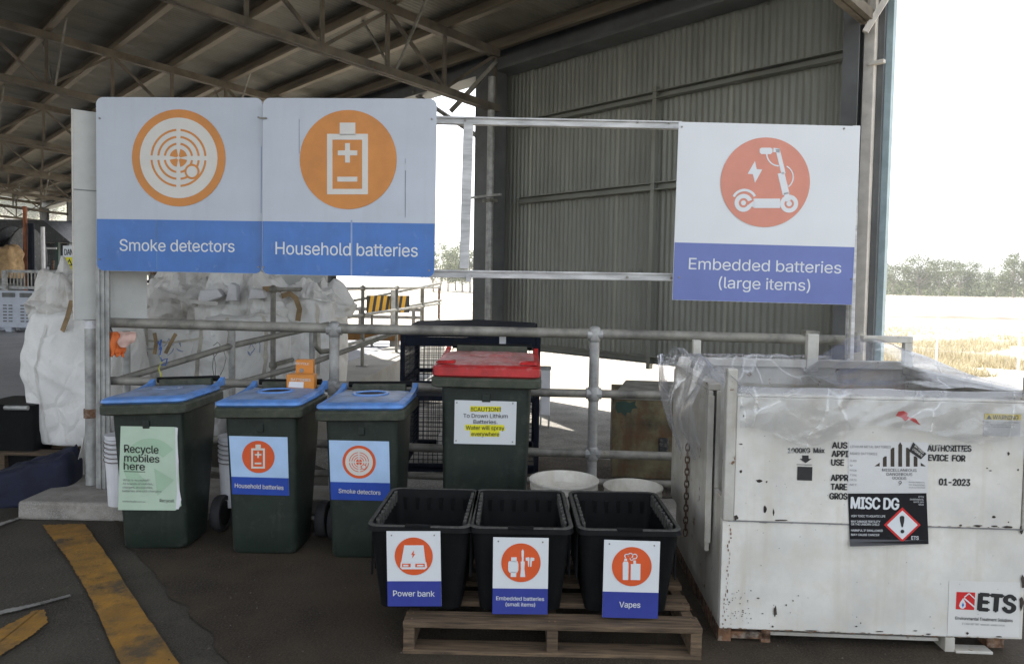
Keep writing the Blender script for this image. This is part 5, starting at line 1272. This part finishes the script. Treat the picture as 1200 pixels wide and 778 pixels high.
zB = 0.0; rowbags = []
bags = [(196, 6.55, .95, .7, 385, 'wide creased white bulk bag at the left of the row behind the blue lids', M['bag'], 3),
        (282, 6.75, .80, .7, 372, 'white bulk bag in the middle of the row with handwritten scrawl', M['bag'], 4),
        (345, 7.0, .72, .7, 355, 'white bulk bag at the right end of the row beside the ramp railing', M['bag'], 5)]
for (u_, Y_, w_, d_, vt, lb, mt_, sd_) in bags:
    t_last = bulk_bag('bulk_bag', lb, XY(u_, Y_), Y_+.3, 0, w_, d_, PY(u_, vt, Y_).z, sd_, mt_, .035)
    rowbags.append(t_last)
b6 = bulk_bag('bulk_bag', 'crumpled greyish bag heaped on top at the left of the row', XY(215, 7.2), 7.55, PY(215, 380, 7.2).z, .95, .7, PY(215, 332, 7.2).z-PY(215, 380, 7.2).z, 6, M['bagdirty'], .09, crumple=True)
b7 = bulk_bag('bulk_bag', 'folded white bag lying on top in the middle of the row', XY(290, 7.0), 7.3, PY(290, 378, 7.0).z, .72, .6, PY(290, 345, 7.0).z-PY(290, 378, 7.0).z, 7, M['bag'], .08, crumple=True)
b8 = bulk_bag('bulk_bag', 'knotted white bag top at the right end in front of the pale panel', XY(360, 7.1), 7.4, PY(360, 372, 7.1).z, .42, .5, PY(360, 345, 7.1).z-PY(360, 372, 7.1).z, 8, M['bag'], .06, crumple=True)
strap(b8, [PY(330, 347, 6.95), PY(340, 344, 6.9), PY(347, 350, 6.88), PY(351, 362, 6.88), PY(349, 376, 6.9)], .05)
strap(b8, [PY(308, 339, 6.95), PY(318, 338, 6.92), PY(330, 340, 6.92)], .05)
strap(b6, [PY(162, 330, 6.9), PY(190, 343, 6.75), PY(222, 353, 6.7), PY(255, 356, 6.7)], .035, M['bagdirty'])
for k, (pts_, c_) in enumerate((([(181, 390), (183, 402), (181, 415)], 1), ([(206, 391), (200, 402), (194, 414)], 1))):
    strap(b6, [PY(u_, v_, 6.1) for u_, v_ in pts_], .03)
def seam(par, pts, Yp, w_, mt, name='seam'):
    sack = par.children[0]; P = []
    for i in range(len(pts)-1):
        for k in range(6):
            t_ = k/6; P.append((pts[i][0]*(1-t_)+pts[i+1][0]*t_, pts[i][1]*(1-t_)+pts[i+1][1]*t_))
    P.append(pts[-1]); Q = [PY(u_, v_, Yp)-par.location for u_, v_ in P]; vs = []
    for i, p_ in enumerate(Q):
        d = (Q[min(i+1, len(Q)-1)]-Q[max(i-1, 0)]).normalized(); a = d.cross(Vector((0, 1, 0))).normalized()*w_/2; vs += [p_-a, p_, p_+a]
    fs = []
    for i in range(len(Q)-1): fs += [(3*i, 3*i+1, 3*i+4, 3*i+3), (3*i+1, 3*i+2, 3*i+5, 3*i+4)]
    o = MB().add(vs, fs).build(name, mt, par); md = o.modifiers.new('w', 'SHRINKWRAP'); md.target = sack; md.wrap_method = 'NEAREST_SURFACEPOINT'; md.wrap_mode = 'ABOVE_SURFACE'; md.offset = .006
M['seamc'] = mat('grubby_seam', (.60, .56, .48), .8, var=.3); M['pen'] = mat('blue_pen', (.30, .36, .52), .8)
bL, bM, bR = rowbags
seam(bL, [(168, 350), (171, 400), (170, 450)], 6.45, .03, M['seamc']); seam(bL, [(232, 352), (233, 400), (228, 450)], 6.45, .035, M['seamc']); seam(bL, [(158, 398), (200, 402), (236, 396)], 6.45, .018, M['seamc'])
seam(bM, [(262, 358), (266, 400), (263, 446)], 6.65, .03, M['seamc']); seam(bM, [(307, 355), (311, 395), (309, 440)], 6.65, .04, M['seamc']); seam(bM, [(250, 362), (280, 366), (318, 360)], 6.65, .05, M['bagdirty'])
seam(bR, [(330, 350), (334, 400), (332, 440)], 6.9, .03, M['seamc']); seam(bR, [(372, 352), (374, 400), (372, 440)], 6.9, .035, M['seamc'])
for pts_ in ([(288, 408), (292, 400), (296, 410), (291, 418), (287, 411)], [(296, 404), (301, 399), (300, 412)], [(199, 405), (203, 396), (208, 404), (214, 398), (219, 406)], [(204, 416), (212, 410), (222, 414)]): seam(bM if pts_[0][0] > 250 else bL, pts_, 6.6, .008, M['pen'], 'scrawl')
seam(bgA, [(50, 380), (44, 430), (52, 522)], 5.6, .016, M['bagdirty'])
random.seed(5)
# loose white flaps / foam pieces on the heap
for (u_, v_, w_, h_, rt_, lb) in ((246, 347, .22, .10, -.25, 'white foam block on the heap of bags, nearest the middle'), (301, 346, .16, .09, 0, 'white foam block on the folded bag by the right strap'), (272, 344, .10, .16, .15, 'upright white foam piece between the two foam blocks')):
    fp = px_thing('foam_block', lb, 'foam block', u_, v_, 6.75, R(10), rt_)
    MB().add([(-w_/2, 0, -h_/2), (w_/2, 0, -h_/2+.02), (w_/2-.03, 0, h_/2), (-w_/3, 0, h_/2+.02), (-w_/2, .2, -h_/2), (w_/2, .2, -h_/2+.02), (w_/2-.03, .2, h_/2), (-w_/3, .2, h_/2+.02)], [(0,1,2,3),(7,6,5,4),(0,4,5,1),(1,5,6,2),(2,6,7,3),(3,7,4,0)]).build('block', M['wht'], fp, bevel=.01)
# scrawl on the middle bag
# orange gloves / cloths hanging on the rail
oc = px_thing('orange_pouch', 'orange pouch hanging from the left end of the handrail', 'pouch', 131, 390, 4.76)
def cl(u0_, u1_, v0_, v1_, Y_, amp, o_, seed):
    return lambda a, b: (lambda p_: Vector((p_.x, p_.y+amp*math.sin(a*8+seed+b*2)+amp*.5*math.sin(b*9), p_.z))-o_.location)(PY(u0_+(u1_-u0_)*a+1.5*math.sin(b*7+a*5), v0_+(v1_-v0_)*b*(1+.12*math.sin(a*6+seed)), Y_))
MB().grid(cl(127, 139, 389, 415, 4.72, .010, oc, 0), 14, 12).build('flap', M['orangecloth'], oc, smooth=True, solid=.012)
MB().grid(cl(136, 147, 403, 417, 4.735, .010, oc, 2), 12, 8).build('flap', M['orangecloth'], oc, smooth=True, solid=.01)
MB().path([PY(128, 380, 4.74)-oc.location, PY(131, 388, 4.72)-oc.location, PY(133, 393, 4.72)-oc.location], .005, 6).build('hook', M['mach'], oc)
pk = px_thing('pink_rag', 'pale pink rag hanging beside the orange pouch', 'rag', 150, 390, 4.75)
MB().grid(lambda a, b: (cl(137, 160, 389, 408, 4.70, .012, pk, 1))(a*(1-.35*b)+.17*b, b*(1-.5*abs(a-.35))), 18, 14).build('cloth', M['pinkcloth'], pk, smooth=True, solid=.004)
# ropes tied on rail above first blue lid
rp = px_thing('knotted_ropes', 'yellow and blue ropes knotted on the sloping handrail over the first lid', 'rope', 188, 420, 4.95)
for pts_, mt_ in (([(187, 416), (189, 425), (186, 432), (189, 440), (188, 447)], 'yelrope'), ([(185, 400), (189, 408), (187, 417), (190, 424)], 'bluerope'), ([(190, 422), (196, 420), (194, 428), (188, 427)], 'bluerope'), ([(189, 398), (187, 410)], 'bluerope')):
    MB().path([PY(u_, v_, 4.93)-rp.location for u_, v_ in pts_], .005, 6).build('rope', M[mt_], rp)
wr = px_thing('loose_wire', 'thin loose wire looped over the sloping handrail near the middle bag', 'wire', 254, 404, 5.5)
for pts_ in ([(250, 405), (255, 401), (258, 404), (256, 412), (250, 420), (249, 430), (251, 442)], [(262, 410), (265, 420), (262, 432), (258, 440)], [(250, 414), (253, 428), (252, 444)]):
    MB().path([PY(u_, v_, 5.5)-wr.location for u_, v_ in pts_], .003, 5).build('strand', M['galvold'], wr)

# bucket stacks squeezed beside the bins
def cup_stack(label, u_, Y_, z0, n_, r_=.085):
    t = thing('bucket_stack', label, 'buckets', (XY(u_, Y_, 540), Y_, z0), 0, 'stacks of white buckets between the bins')
    MB().lathe([(r_*.78, 0), (r_*.95, .27), (r_, .275), (r_, .29)], 24).build('bucket', M['wht'], t, smooth=False)
    for i in range(1, n_):
        z_ = .29+.028*(i-1); o = MB().lathe([(r_*.95, z_+.002), (r_*.97, z_+.018), (r_*1.02, z_+.019), (r_*1.02, z_+.027)], 24).build('bucket', M['wht'], t)
        pts = [Vector((r_*1.05*math.cos(a), r_*1.05*math.sin(a), z_-.02*math.sin((a-PI)))) for a in [PI+PI*k/10 for k in range(11)]]
        MB().path(pts, .002, 5).build('wire_handle', M['chain'], t)
cup_stack('stack of white plastic buckets squeezed left of the green poster bin', 141, 4.36, .13, 6)
cup_stack('stack of white plastic buckets squeezed between the first two bins', 273, 4.38, .13, 6)
# concrete footing visible between bins
ledge([Vector((XY(175, 4.7), 4.62, 0)), Vector((XY(500, 4.7), 4.62, 0)), Vector((XY(500, 4.9), 4.95, 0)), Vector((XY(175, 4.9), 4.95, 0))], .10, 'rail_footing', M['conc'])

# navy bag, black tub at far left
nb = thing('navy_holdall', 'dark navy fabric holdall slumped on the ground at the left edge', 'holdall', (XY(38, 4.75, 600), 4.85, 0))
bm = bmesh.new(); bmesh.ops.create_cube(bm, size=2.0); bmesh.ops.subdivide_edges(bm, edges=bm.edges[:], cuts=14, use_grid_fill=True)
for v in bm.verts:
    c_ = v.co.copy(); k = 1-.12*(abs(c_.x*c_.y)**3)-.10*(abs(c_.x*c_.z)**3)
    z_ = (c_.z+1)/2*(.20+.09*(c_.x+1)); v.co = Vector((c_.x*k*.34, c_.y*k*.22, z_)); v.co += Vector((0, 0, 1))*(.02*noise.noise(c_*2.2)+.012*noise.noise(c_*6))*(c_.z+1)
me = bpy.data.meshes.new('sack'); bm.to_mesh(me); bm.free(); me.materials.append(M['navybag']); me.polygons.foreach_set('use_smooth', [True]*len(me.polygons))
o = bpy.data.objects.new('bag_body', me); C.objects.link(o); o.parent = nb; nb.rotation_euler = (0, 0, R(16)); nb.scale = (.82, .85, .85); nb.location.x -= .06
MB().box(-.25, -.16, -.235, -.215, .08, .12).build('buckle', M['greyw'], nb, bevel=.005)
kt = thing('black_crate', 'dark crate with pale handle bar behind the navy holdall', 'crate', (XY(14, 5.6), 5.6, 0))
zk = PY(14, 473, 5.6).z
MB().loft([rr(-.22, .16, 0, .35, .03, 0), rr(-.26, .20, -.04, .39, .03, zk)]).build('shell', M['black'], kt); MB().tube((-.02, -.06, zk-.02), (.16, -.06, zk-.02), .018, 10).build('handle', M['galv'], kt)

# ================================================================== FAR LEFT YARD
# slatted plastic box
YW = 19.5
pbx = thing('pallet_box', 'large white vented plastic pallet box at the far left', 'pallet box', (XY(-25, YW), YW, 0))
wx = XY(44, YW)-XY(-25, YW); z1_ = PY(20, 341, YW).z; z0_ = .12
M['blwht'] = mat('bluish_white_plastic', (.56, .60, .68), .5, var=.08)
MB().box(0, wx, 0, .8, z0_, z1_).build('shell', M['blwht'], pbx, bevel=.02)
fp_ = Face(pbx)
for bx_ in (.15, .62, 1.09):
    for r__ in range(6):
        for c__ in range(2): MB().box(bx_+.05+c__*.15, bx_+.15+c__*.15, -.008, -.001, z0_+.16+r__*.085, z0_+.195+r__*.085).build('vent', M['machg'], pbx)
    MB().box(bx_+.03, bx_+.38, -.008, -.001, z1_-.17, z1_-.05).build('handhold', M['machg'], pbx)
for x in (0.02, wx/2-.08, wx-.18): MB().box(x, x+.16, .02, .2, 0.01, z0_-.001).box(x, x+.16, .6, .78, 0.01, z0_-.001).build('foot', M['blwht'], pbx)
# barrier rail
br = thing('yard_barrier', 'galvanised barred barrier standing behind the white pallet box', 'barrier', (XY(-20, 20.6), 20.6, 0))
for v_ in (318, 337):
    z_ = PY(20, v_, 20.6).z; MB().box(-3.0, XY(88, 20.6)-XY(-20, 20.6), -.02, .02, z_-.04, z_+.04).build('rail', M['galv'], br)
for u_ in (-15, 8, 60): x_ = XY(u_, 20.6)-XY(-20, 20.6); MB().box(x_-.06, x_+.06, -.1, -.021, 0, PY(20, 318, 20.6).z+.02).build('post', M['galv'], br)
for i in range(26): x_ = i*.1; MB().box(x_-.012, x_+.012, -.012, .012, PY(20, 337, 20.6).z, PY(20, 318, 20.6).z).build('bar', M['galvold'], br)
# hut / canopy behind
ht = thing('site_canopy', 'dark low roofed canopy hut under the far opening', 'hut', (XY(-30, 26), 26, 0))
wA = XY(84, 26)-XY(-30, 26); za = PY(20, 257, 26).z; zb_ = PY(20, 280, 26).z
MB().add([(-1, 0, za), (wA*.72, 0, za-.02), (wA, 0, zb_-.1), (-1, 0, zb_), (-1, 3, za+.2), (wA*.72, 3, za+.2), (wA, 3, zb_), (-1, 3, zb_)], [(0, 3, 2, 1), (4, 5, 6, 7), (0, 1, 5, 4), (1, 2, 6, 5), (3, 7, 6, 2), (0, 4, 7, 3)]).build('roof', M['mach'], ht)
MB().box(-1, wA*.9, 2.4, 2.5, 0, zb_-.01).build('wall', M['mach'], ht)
for x in (0, wA*.35, wA*.82): MB().box(x, x+.12, .1, .22, 0, zb_-.02).build('post', M['dumpg'], ht)
MB().box(-1, wA*.85, .0, .05, zb_-.35, zb_-.28).build('rail', M['galv'], ht)
MB().box(-.2, 1.2, 2.34, 2.39, 1.0, 1.9).build('window', M['wht'], ht)
# hose drum, poles, heap
dr = thing('cable_drum', 'big black cable drum standing upright by the far barrier', 'drum', (XY(26, 22), 22, 0))
zc2 = PY(26, 301, 22).z
for dx in (-.25, .2):
    MB().lathe([(.18, -.03), (.90, -.03), (.93, 0), (.90, .03), (.18, .03)], 28, Matrix.Translation((dx, 0, zc2)) @ Matrix.Rotation(PI/2, 4, 'Y')).build('flange', M['mach'], dr)
MB().lathe([(.6, -.21), (.6, .16)], 24, Matrix.Translation((0, 0, zc2)) @ Matrix.Rotation(PI/2, 4, 'Y')).build('coil', M['rubber'], dr)
MB().box(-.35, .35, -.4, .4, 0, zc2-.8).build('stand', M['machg'], dr)
for (u_, v0_, v1_, mt_, lb, cat, r_) in ((31, 242, 325, 'rustm', 'tall rusty orange pole leaning by the black cable drum', 'pole', .055), (38, 262, 330, 'cage', 'dark upright pole right of the rusty one', 'pole', .09), (52, 266, 322, 'wht', 'slim white upright post left of the danger sign', 'post', .055)):
    t = thing('yard_pole', lb, cat, (XY(u_, 21.4), 21.4, 0)); MB().tube((0, 0, 0), (PY(u_-2, v0_, 21.4).x-t.location.x, 0, PY(u_, v0_, 21.4).z), r_, 8).build('shaft', M[mt_] if mt_ != 'rustm' else mat('orange_rust', (.35, .12, .05), .8), t)
    MB().lathe([(.14, .004), (.14, .03), (.05, .04)], 12).build('foot', M['mach'], t)
tnb = bulk_bag('stuffed_sack', 'tan stuffed sack sitting on the barrier at the left edge', XY(3, 20.9), 20.95, PY(3, 326, 20.9).z, .72, .6, .84, 9, M['tan'], .07, None)
tnb['category'] = 'sack'
# grey machinery lumps
mc = thing('baling_machine', 'grey and dark baling machine behind the barrier left of the danger sign', 'machine', (XY(50, 23), 23, 0)); mc.scale = (1.85, 1.85, 1.1)
MB().box(-.3, .42, 0, .8, .3, PY(50, 316, 23).z/1.1).build('body', M['machg'], mc, bevel=.03); MB().box(-.4, .6, .1, .9, 0, .3).build('base', M['mach'], mc)
for i in range(5): MB().tube((-.2+i*.15, .1, .9), (-.2+i*.15+.03, .1, 1.9+.2*math.sin(i*3)), .02, 6).build('pipe', M['galv'] if i % 2 else M['rustm'], mc)
MB().box(.35, .6, -.1, .2, .9, 1.35).build('panel', M['blwht'], mc)
# machinery seen under the blue sign
mc2 = thing('conveyor_frame', 'dark conveyor frame seen under the smoke detectors sign', 'machine', (XY(170, 13), 13, 0))
zz2 = PY(180, 316, 13).z
for i in range(5): MB().box(-.5+i*.42, -.44+i*.42, 0, .06, 0, zz2+.15).build('post', M['mach'], mc2)
for z_ in (.8, 1.1, 1.45, zz2): MB().box(-.6, 1.35, .061, .12, z_-.03, z_+.03).build('rail', M['mach'] if z_ > 1 else M['galv'], mc2)
for i in range(12): MB().box(-.5+i*.11, -.46+i*.11, -.1, .0, zz2-.1, zz2+.02).build('roller', M['galvold'] if i % 2 else M['rustm'], mc2)
MB().box(-.65, .95, .3, .8, .0, zz2-.4).build('housing', M['mach'], mc2); MB().box(-.62, -.35, -.2, .1, 1.18, 1.3).build('cover', M['sigblue'], mc2)
# danger sign board
ds = px_thing('danger_sign', 'tall white danger notice with yellow triangle beside the blank board', 'sign', 84, 350, 8.0, R(0))
fs_ = Face(ds)
fs_.poly('board', [(74, 368), (98, 368), (98, 288), (74, 288)], M['white2'], 0, .004)
fs_.text('DANGER', 76, 299, 96, 299, 7, M['ink'], .006, .02)
fs_.poly('yellow_panel', [(75.5, 317), (97, 317), (97, 301.5), (75.5, 301.5)], M['yel'], .005)
fs_.poly('triangle', [(77.5, 311.5), (86, 311.5), (81.7, 303)], M['ink'], .0066, .0004); fs_.poly('triangle', [(79.6, 310.3), (83.8, 310.3), (81.7, 306)], M['yel'], .0075, .0003)
for k in range(2): fs_.text('HIGH VOLTAGE', 77, 314+k*2.2, 95, 314+k*2.2, 1.3, M['ink'], .0066)
fs_.poly('frame_panel', [(75.5, 331), (97, 331), (97, 321), (75.5, 321)], M['greyink'], .005); fs_.poly('frame_panel', [(76, 330.5), (96.5, 330.5), (96.5, 321.5), (76, 321.5)], M['white2'], .006)
fs_.text('AT ALL TIMES', 78, 328.5, 96, 328.5, 4.5, M['ink'], .0075, .01)
fs_.poly('red_panel', [(75.5, 341), (97, 341), (97, 332.5), (75.5, 332.5)], mat('dull_red', (.3, .02, .03), .5), .005); fs_.text('SAFETY FIRST', 77.5, 339.5, 96, 339.5, 4.5, M['cream'], .0066, .01)
fs_.text('Please', 77, 345, 84, 345, 2.4, M['greyink'], .006)
MB().box(-.03, .03, .005, .05, -ds.location.z, .6).build('stake', M['galv'], ds)
# pale machine at left of post (white cabinet behind big bag)
# ================================================================== OUTSIDE
def gum(seed, hgt, wid):
    rnd = random.Random(seed); tr = MB(); cr = MB()
    th = hgt*.42; base = Vector((0, 0, 0)); bend = rnd.uniform(-.4, .4)
    tr.path([base, Vector((bend*.3, 0, th*.5)), Vector((bend, 0, th)), Vector((bend*1.3, .1, hgt*.7))], [.22, .17, .12, .05], 7)
    for i in range(13):
        a = rnd.uniform(0, 2*PI); r_ = wid*.5*rnd.uniform(.25, .9); zc = hgt*rnd.uniform(.36, .93)
        if i == 0: r_ = 0; zc = hgt*.93
        c_ = Vector((bend+r_*math.cos(a), r_*math.sin(a)*.8, zc-(r_/wid)*hgt*.12))
        s_ = Vector((bend*.8, 0, th*rnd.uniform(.55, 1.0))); mid = (s_+c_)/2+Vector((0, 0, -hgt*.04))
        tr.path([s_, mid, c_], [.09, .06, .02], 5)
        cl_ = rnd.uniform(.11, .2)*wid
        for j in range(150):
            d = Vector((rnd.gauss(0, 1), rnd.gauss(0, 1), rnd.gauss(0, .7))); d = d.normalized()*cl_*rnd.random()**.45*1.25
            p_ = c_+d; q_ = rnd.uniform(.09, .22); M4 = Matrix.Translation(p_) @ Matrix.Rotation(rnd.random()*6, 4, 'Z') @ Matrix.Rotation(rnd.uniform(-1.3, 1.3), 4, 'X')
            cr.add([(-q_, 0, -q_*.5), (q_*.2, q_*.2, -q_*.6), (q_, 0, q_*.3), (-q_*.2, -q_*.1, q_*.7)], [(0, 1, 2, 3)], M4)
    return tr, cr
protos = []
for i, (h_, w_) in enumerate(((9.5, 9), (8.5, 6.5), (10.5, 7), (7, 8))):
    tr, cr = gum(20+i, h_, w_); t = thing('gum_tree', 'x', 'tree', (0, 0, 0), 0, 'gum trees along the far paddock edge')
    a = tr.build('trunk', M['bark'], t); b = cr.build('crown', M['leaf'], t); protos.append(t)
random.seed(9)
tl = []
for u_ in list(range(1036, 1215, 11)): tl.append((u_, 160+random.uniform(-14, 25), random.choice((0, 1, 2, 3)), .66+random.uniform(-.1, .12)))
tl[3] = (1076, 150, 0, .80); tl[13] = (1188, 146, 2, .78)
for u_ in (508, 516, 525, 534, 542, 551): tl.append((u_, 120+random.uniform(-10, 10), random.choice((0, 1, 2)), .62+random.uniform(-.05, .08)))
for u_ in range(0, 74, 11): tl.append((u_-5, 175, random.choice((0, 1, 2)), .9))
used = set()
for k, (u_, Y_, pi_, sc_) in enumerate(tl):
    if pi_ not in used: o = protos[pi_]; used.add(pi_)
    else: o = copy_tree(protos[pi_])
    p_ = PY(u_, 335, Y_); zg = gz(0, Y_)
    if u_ < 100: zg = PY(u_, 268, Y_).z
    o.location = (p_.x, Y_, zg-.1); o.rotation_euler = (0, 0, random.uniform(0, 6)); o.scale = (sc_*1.3, sc_*1.3, sc_*1.12)
    if u_ == 1076: o['label'] = 'pale spreading gum tree with forked white trunk on the paddock edge'; del o['group']
    elif u_ == 1188: o['label'] = 'tall dark gum tree near the right edge of the photo'; del o['group']
    elif u_ < 100: o['label'] = 'hillside gum tree in the far left opening, %s from the photo edge' % 'first second third fourth fifth sixth seventh'.split()[int((u_+5)/11)]; o['group'] = 'gum trees on the hillside at far left'
    elif u_ < 600: o['label'] = 'gum tree in the gap beside the blue sign, %s to the right of the sign' % {508: 'first', 516: 'second', 525: 'third', 534: 'fourth', 542: 'fifth', 551: 'sixth'}[u_]; o['group'] = 'gum trees in the gap beside the blue sign'
    else:
        ORD = 'first second third fourth fifth sixth seventh eighth ninth tenth eleventh twelfth thirteenth fourteenth fifteenth sixteenth seventeenth'.split()
        o['label'] = 'gum tree in the far paddock line, %s to the right of the shed corner' % ORD[int((u_-1036)/11)]
for i, o in enumerate(protos):
    if i not in used:
        for ch in list(o.children): bpy.data.objects.remove(ch)
        bpy.data.objects.remove(o)
# undergrowth below the trees
ug = MB(); rnd = random.Random(4)
for _ in range(9000):
    u_ = rnd.uniform(1030, 1290); Y_ = rnd.uniform(152, 190); x_ = XY(u_, Y_, 335); z_ = gz(0, Y_)+rnd.random()**1.6*3.0; q_ = rnd.uniform(.15, .4)
    M4 = Matrix.Translation((x_, Y_, z_)) @ Matrix.Rotation(rnd.random()*6, 4, 'Z') @ Matrix.Rotation(rnd.uniform(-1, 1), 4, 'X')
    ug.add([(-q_, 0, -q_), (q_, 0, -q_*.7), (q_*.4, 0, q_)], [(0, 1, 2)], M4)
tag(ug.build('undergrowth', M['leaf']), 'dense scrub under the far line of gum trees', 'scrub', kind='stuff')
# dry grass
gs = MB(); rnd = random.Random(8)
for _ in range(22000):
    u_ = rnd.uniform(1035, 1300); v_ = 383+57*rnd.random()**.8; p_ = PG(u_, v_)
    if p_.y < 12.2: continue
    nn2 = noise.noise(p_*.45)+.5*noise.noise(p_*1.3)
    if nn2 < -.18+.2*rnd.random(): continue
    h_ = rnd.uniform(.05, .16)*(.8+1.4*max(0, nn2)); a = rnd.random()*6; lx = rnd.uniform(-.14, .14); w_ = rnd.uniform(.006, .018)
    gs.add([(p_.x-w_*math.cos(a), p_.y-w_*math.sin(a), -.03), (p_.x+w_*math.cos(a), p_.y+w_*math.sin(a), -.03), (p_.x+lx, p_.y+lx*.5, h_)], [(0, 1, 2)])
tag(gs.build('dry_grass', M['grass']), 'yellow dry grass growing beyond the white bin', 'grass', kind='stuff')
# low earth bank and distant strip
def bank(name, u0_, u1_, v_, hh, mt):
    P = [PG(u0_+(u1_-u0_)*i/30, v_+(4*i/30)) for i in range(31)]; dp2 = (P[15]-CAM).length*.06
    mb = MB(); mb.grid(lambda a, b: (lambda p_: (p_.x, p_.y+dp2*b, -.04+hh*math.sin(PI*b)*math.sin(PI*min(1, max(0, a)))**.5*(1+.3*noise.noise(p_*.6))))(P[int(round(a*30))]), 30, 6)
    o = mb.build(name, mt, smooth=True); o['kind'] = 'structure'
bank('earth_bank', 1050, 1250, 372, .16, mat('bank_earth', (.30, .26, .2), .95, var=.3, scale=.5))
bank('earth_bank', 1030, 1140, 342, .6, mat('bank_blue', (.34, .35, .38), .95, var=.2, scale=.2))
# wire fence pickets
wf = thing('wire_fence', 'faint pale wire fence with thin pickets across the dry grass', 'fence', PG(1097, 432))
fps = [PG(1000, 429), PG(1097, 432), PG(1193, 436), PG(1300, 440)]
for p_ in fps: MB().box(p_.x-wf.location.x-.012, p_.x-wf.location.x+.012, p_.y-wf.location.y-.02, p_.y-wf.location.y+.02, 0, 1.15).build('picket', M['wht'], wf)
for z_ in (.35, .7, 1.08):
    for i in range(3): MB().tube(Vector((fps[i].x, fps[i].y, z_))-wf.location, Vector((fps[i+1].x, fps[i+1].y, z_))-wf.location, .0018, 4).build('wire', M['wht'], wf)

# ------------------------------------------------------------------ haze
hm = bpy.data.materials.new('haze'); hm.use_nodes = True; hm.node_tree.nodes.clear()
ho = hm.node_tree.nodes.new('ShaderNodeOutputMaterial'); hv_ = hm.node_tree.nodes.new('ShaderNodeVolumePrincipled')
hv_.inputs['Color'].default_value = (.92, .93, .95, 1); hv_.inputs['Density'].default_value = .0008; hv_.inputs['Anisotropy'].default_value = .3
hm.node_tree.links.new(hv_.outputs[0], ho.inputs['Volume'])
hz_ = MB().box(-610, 610, -65, 650, -1.2, 62).build('haze', hm); hz_['kind'] = 'stuff'; hz_['label'] = 'thin pale daylight haze over the yard'
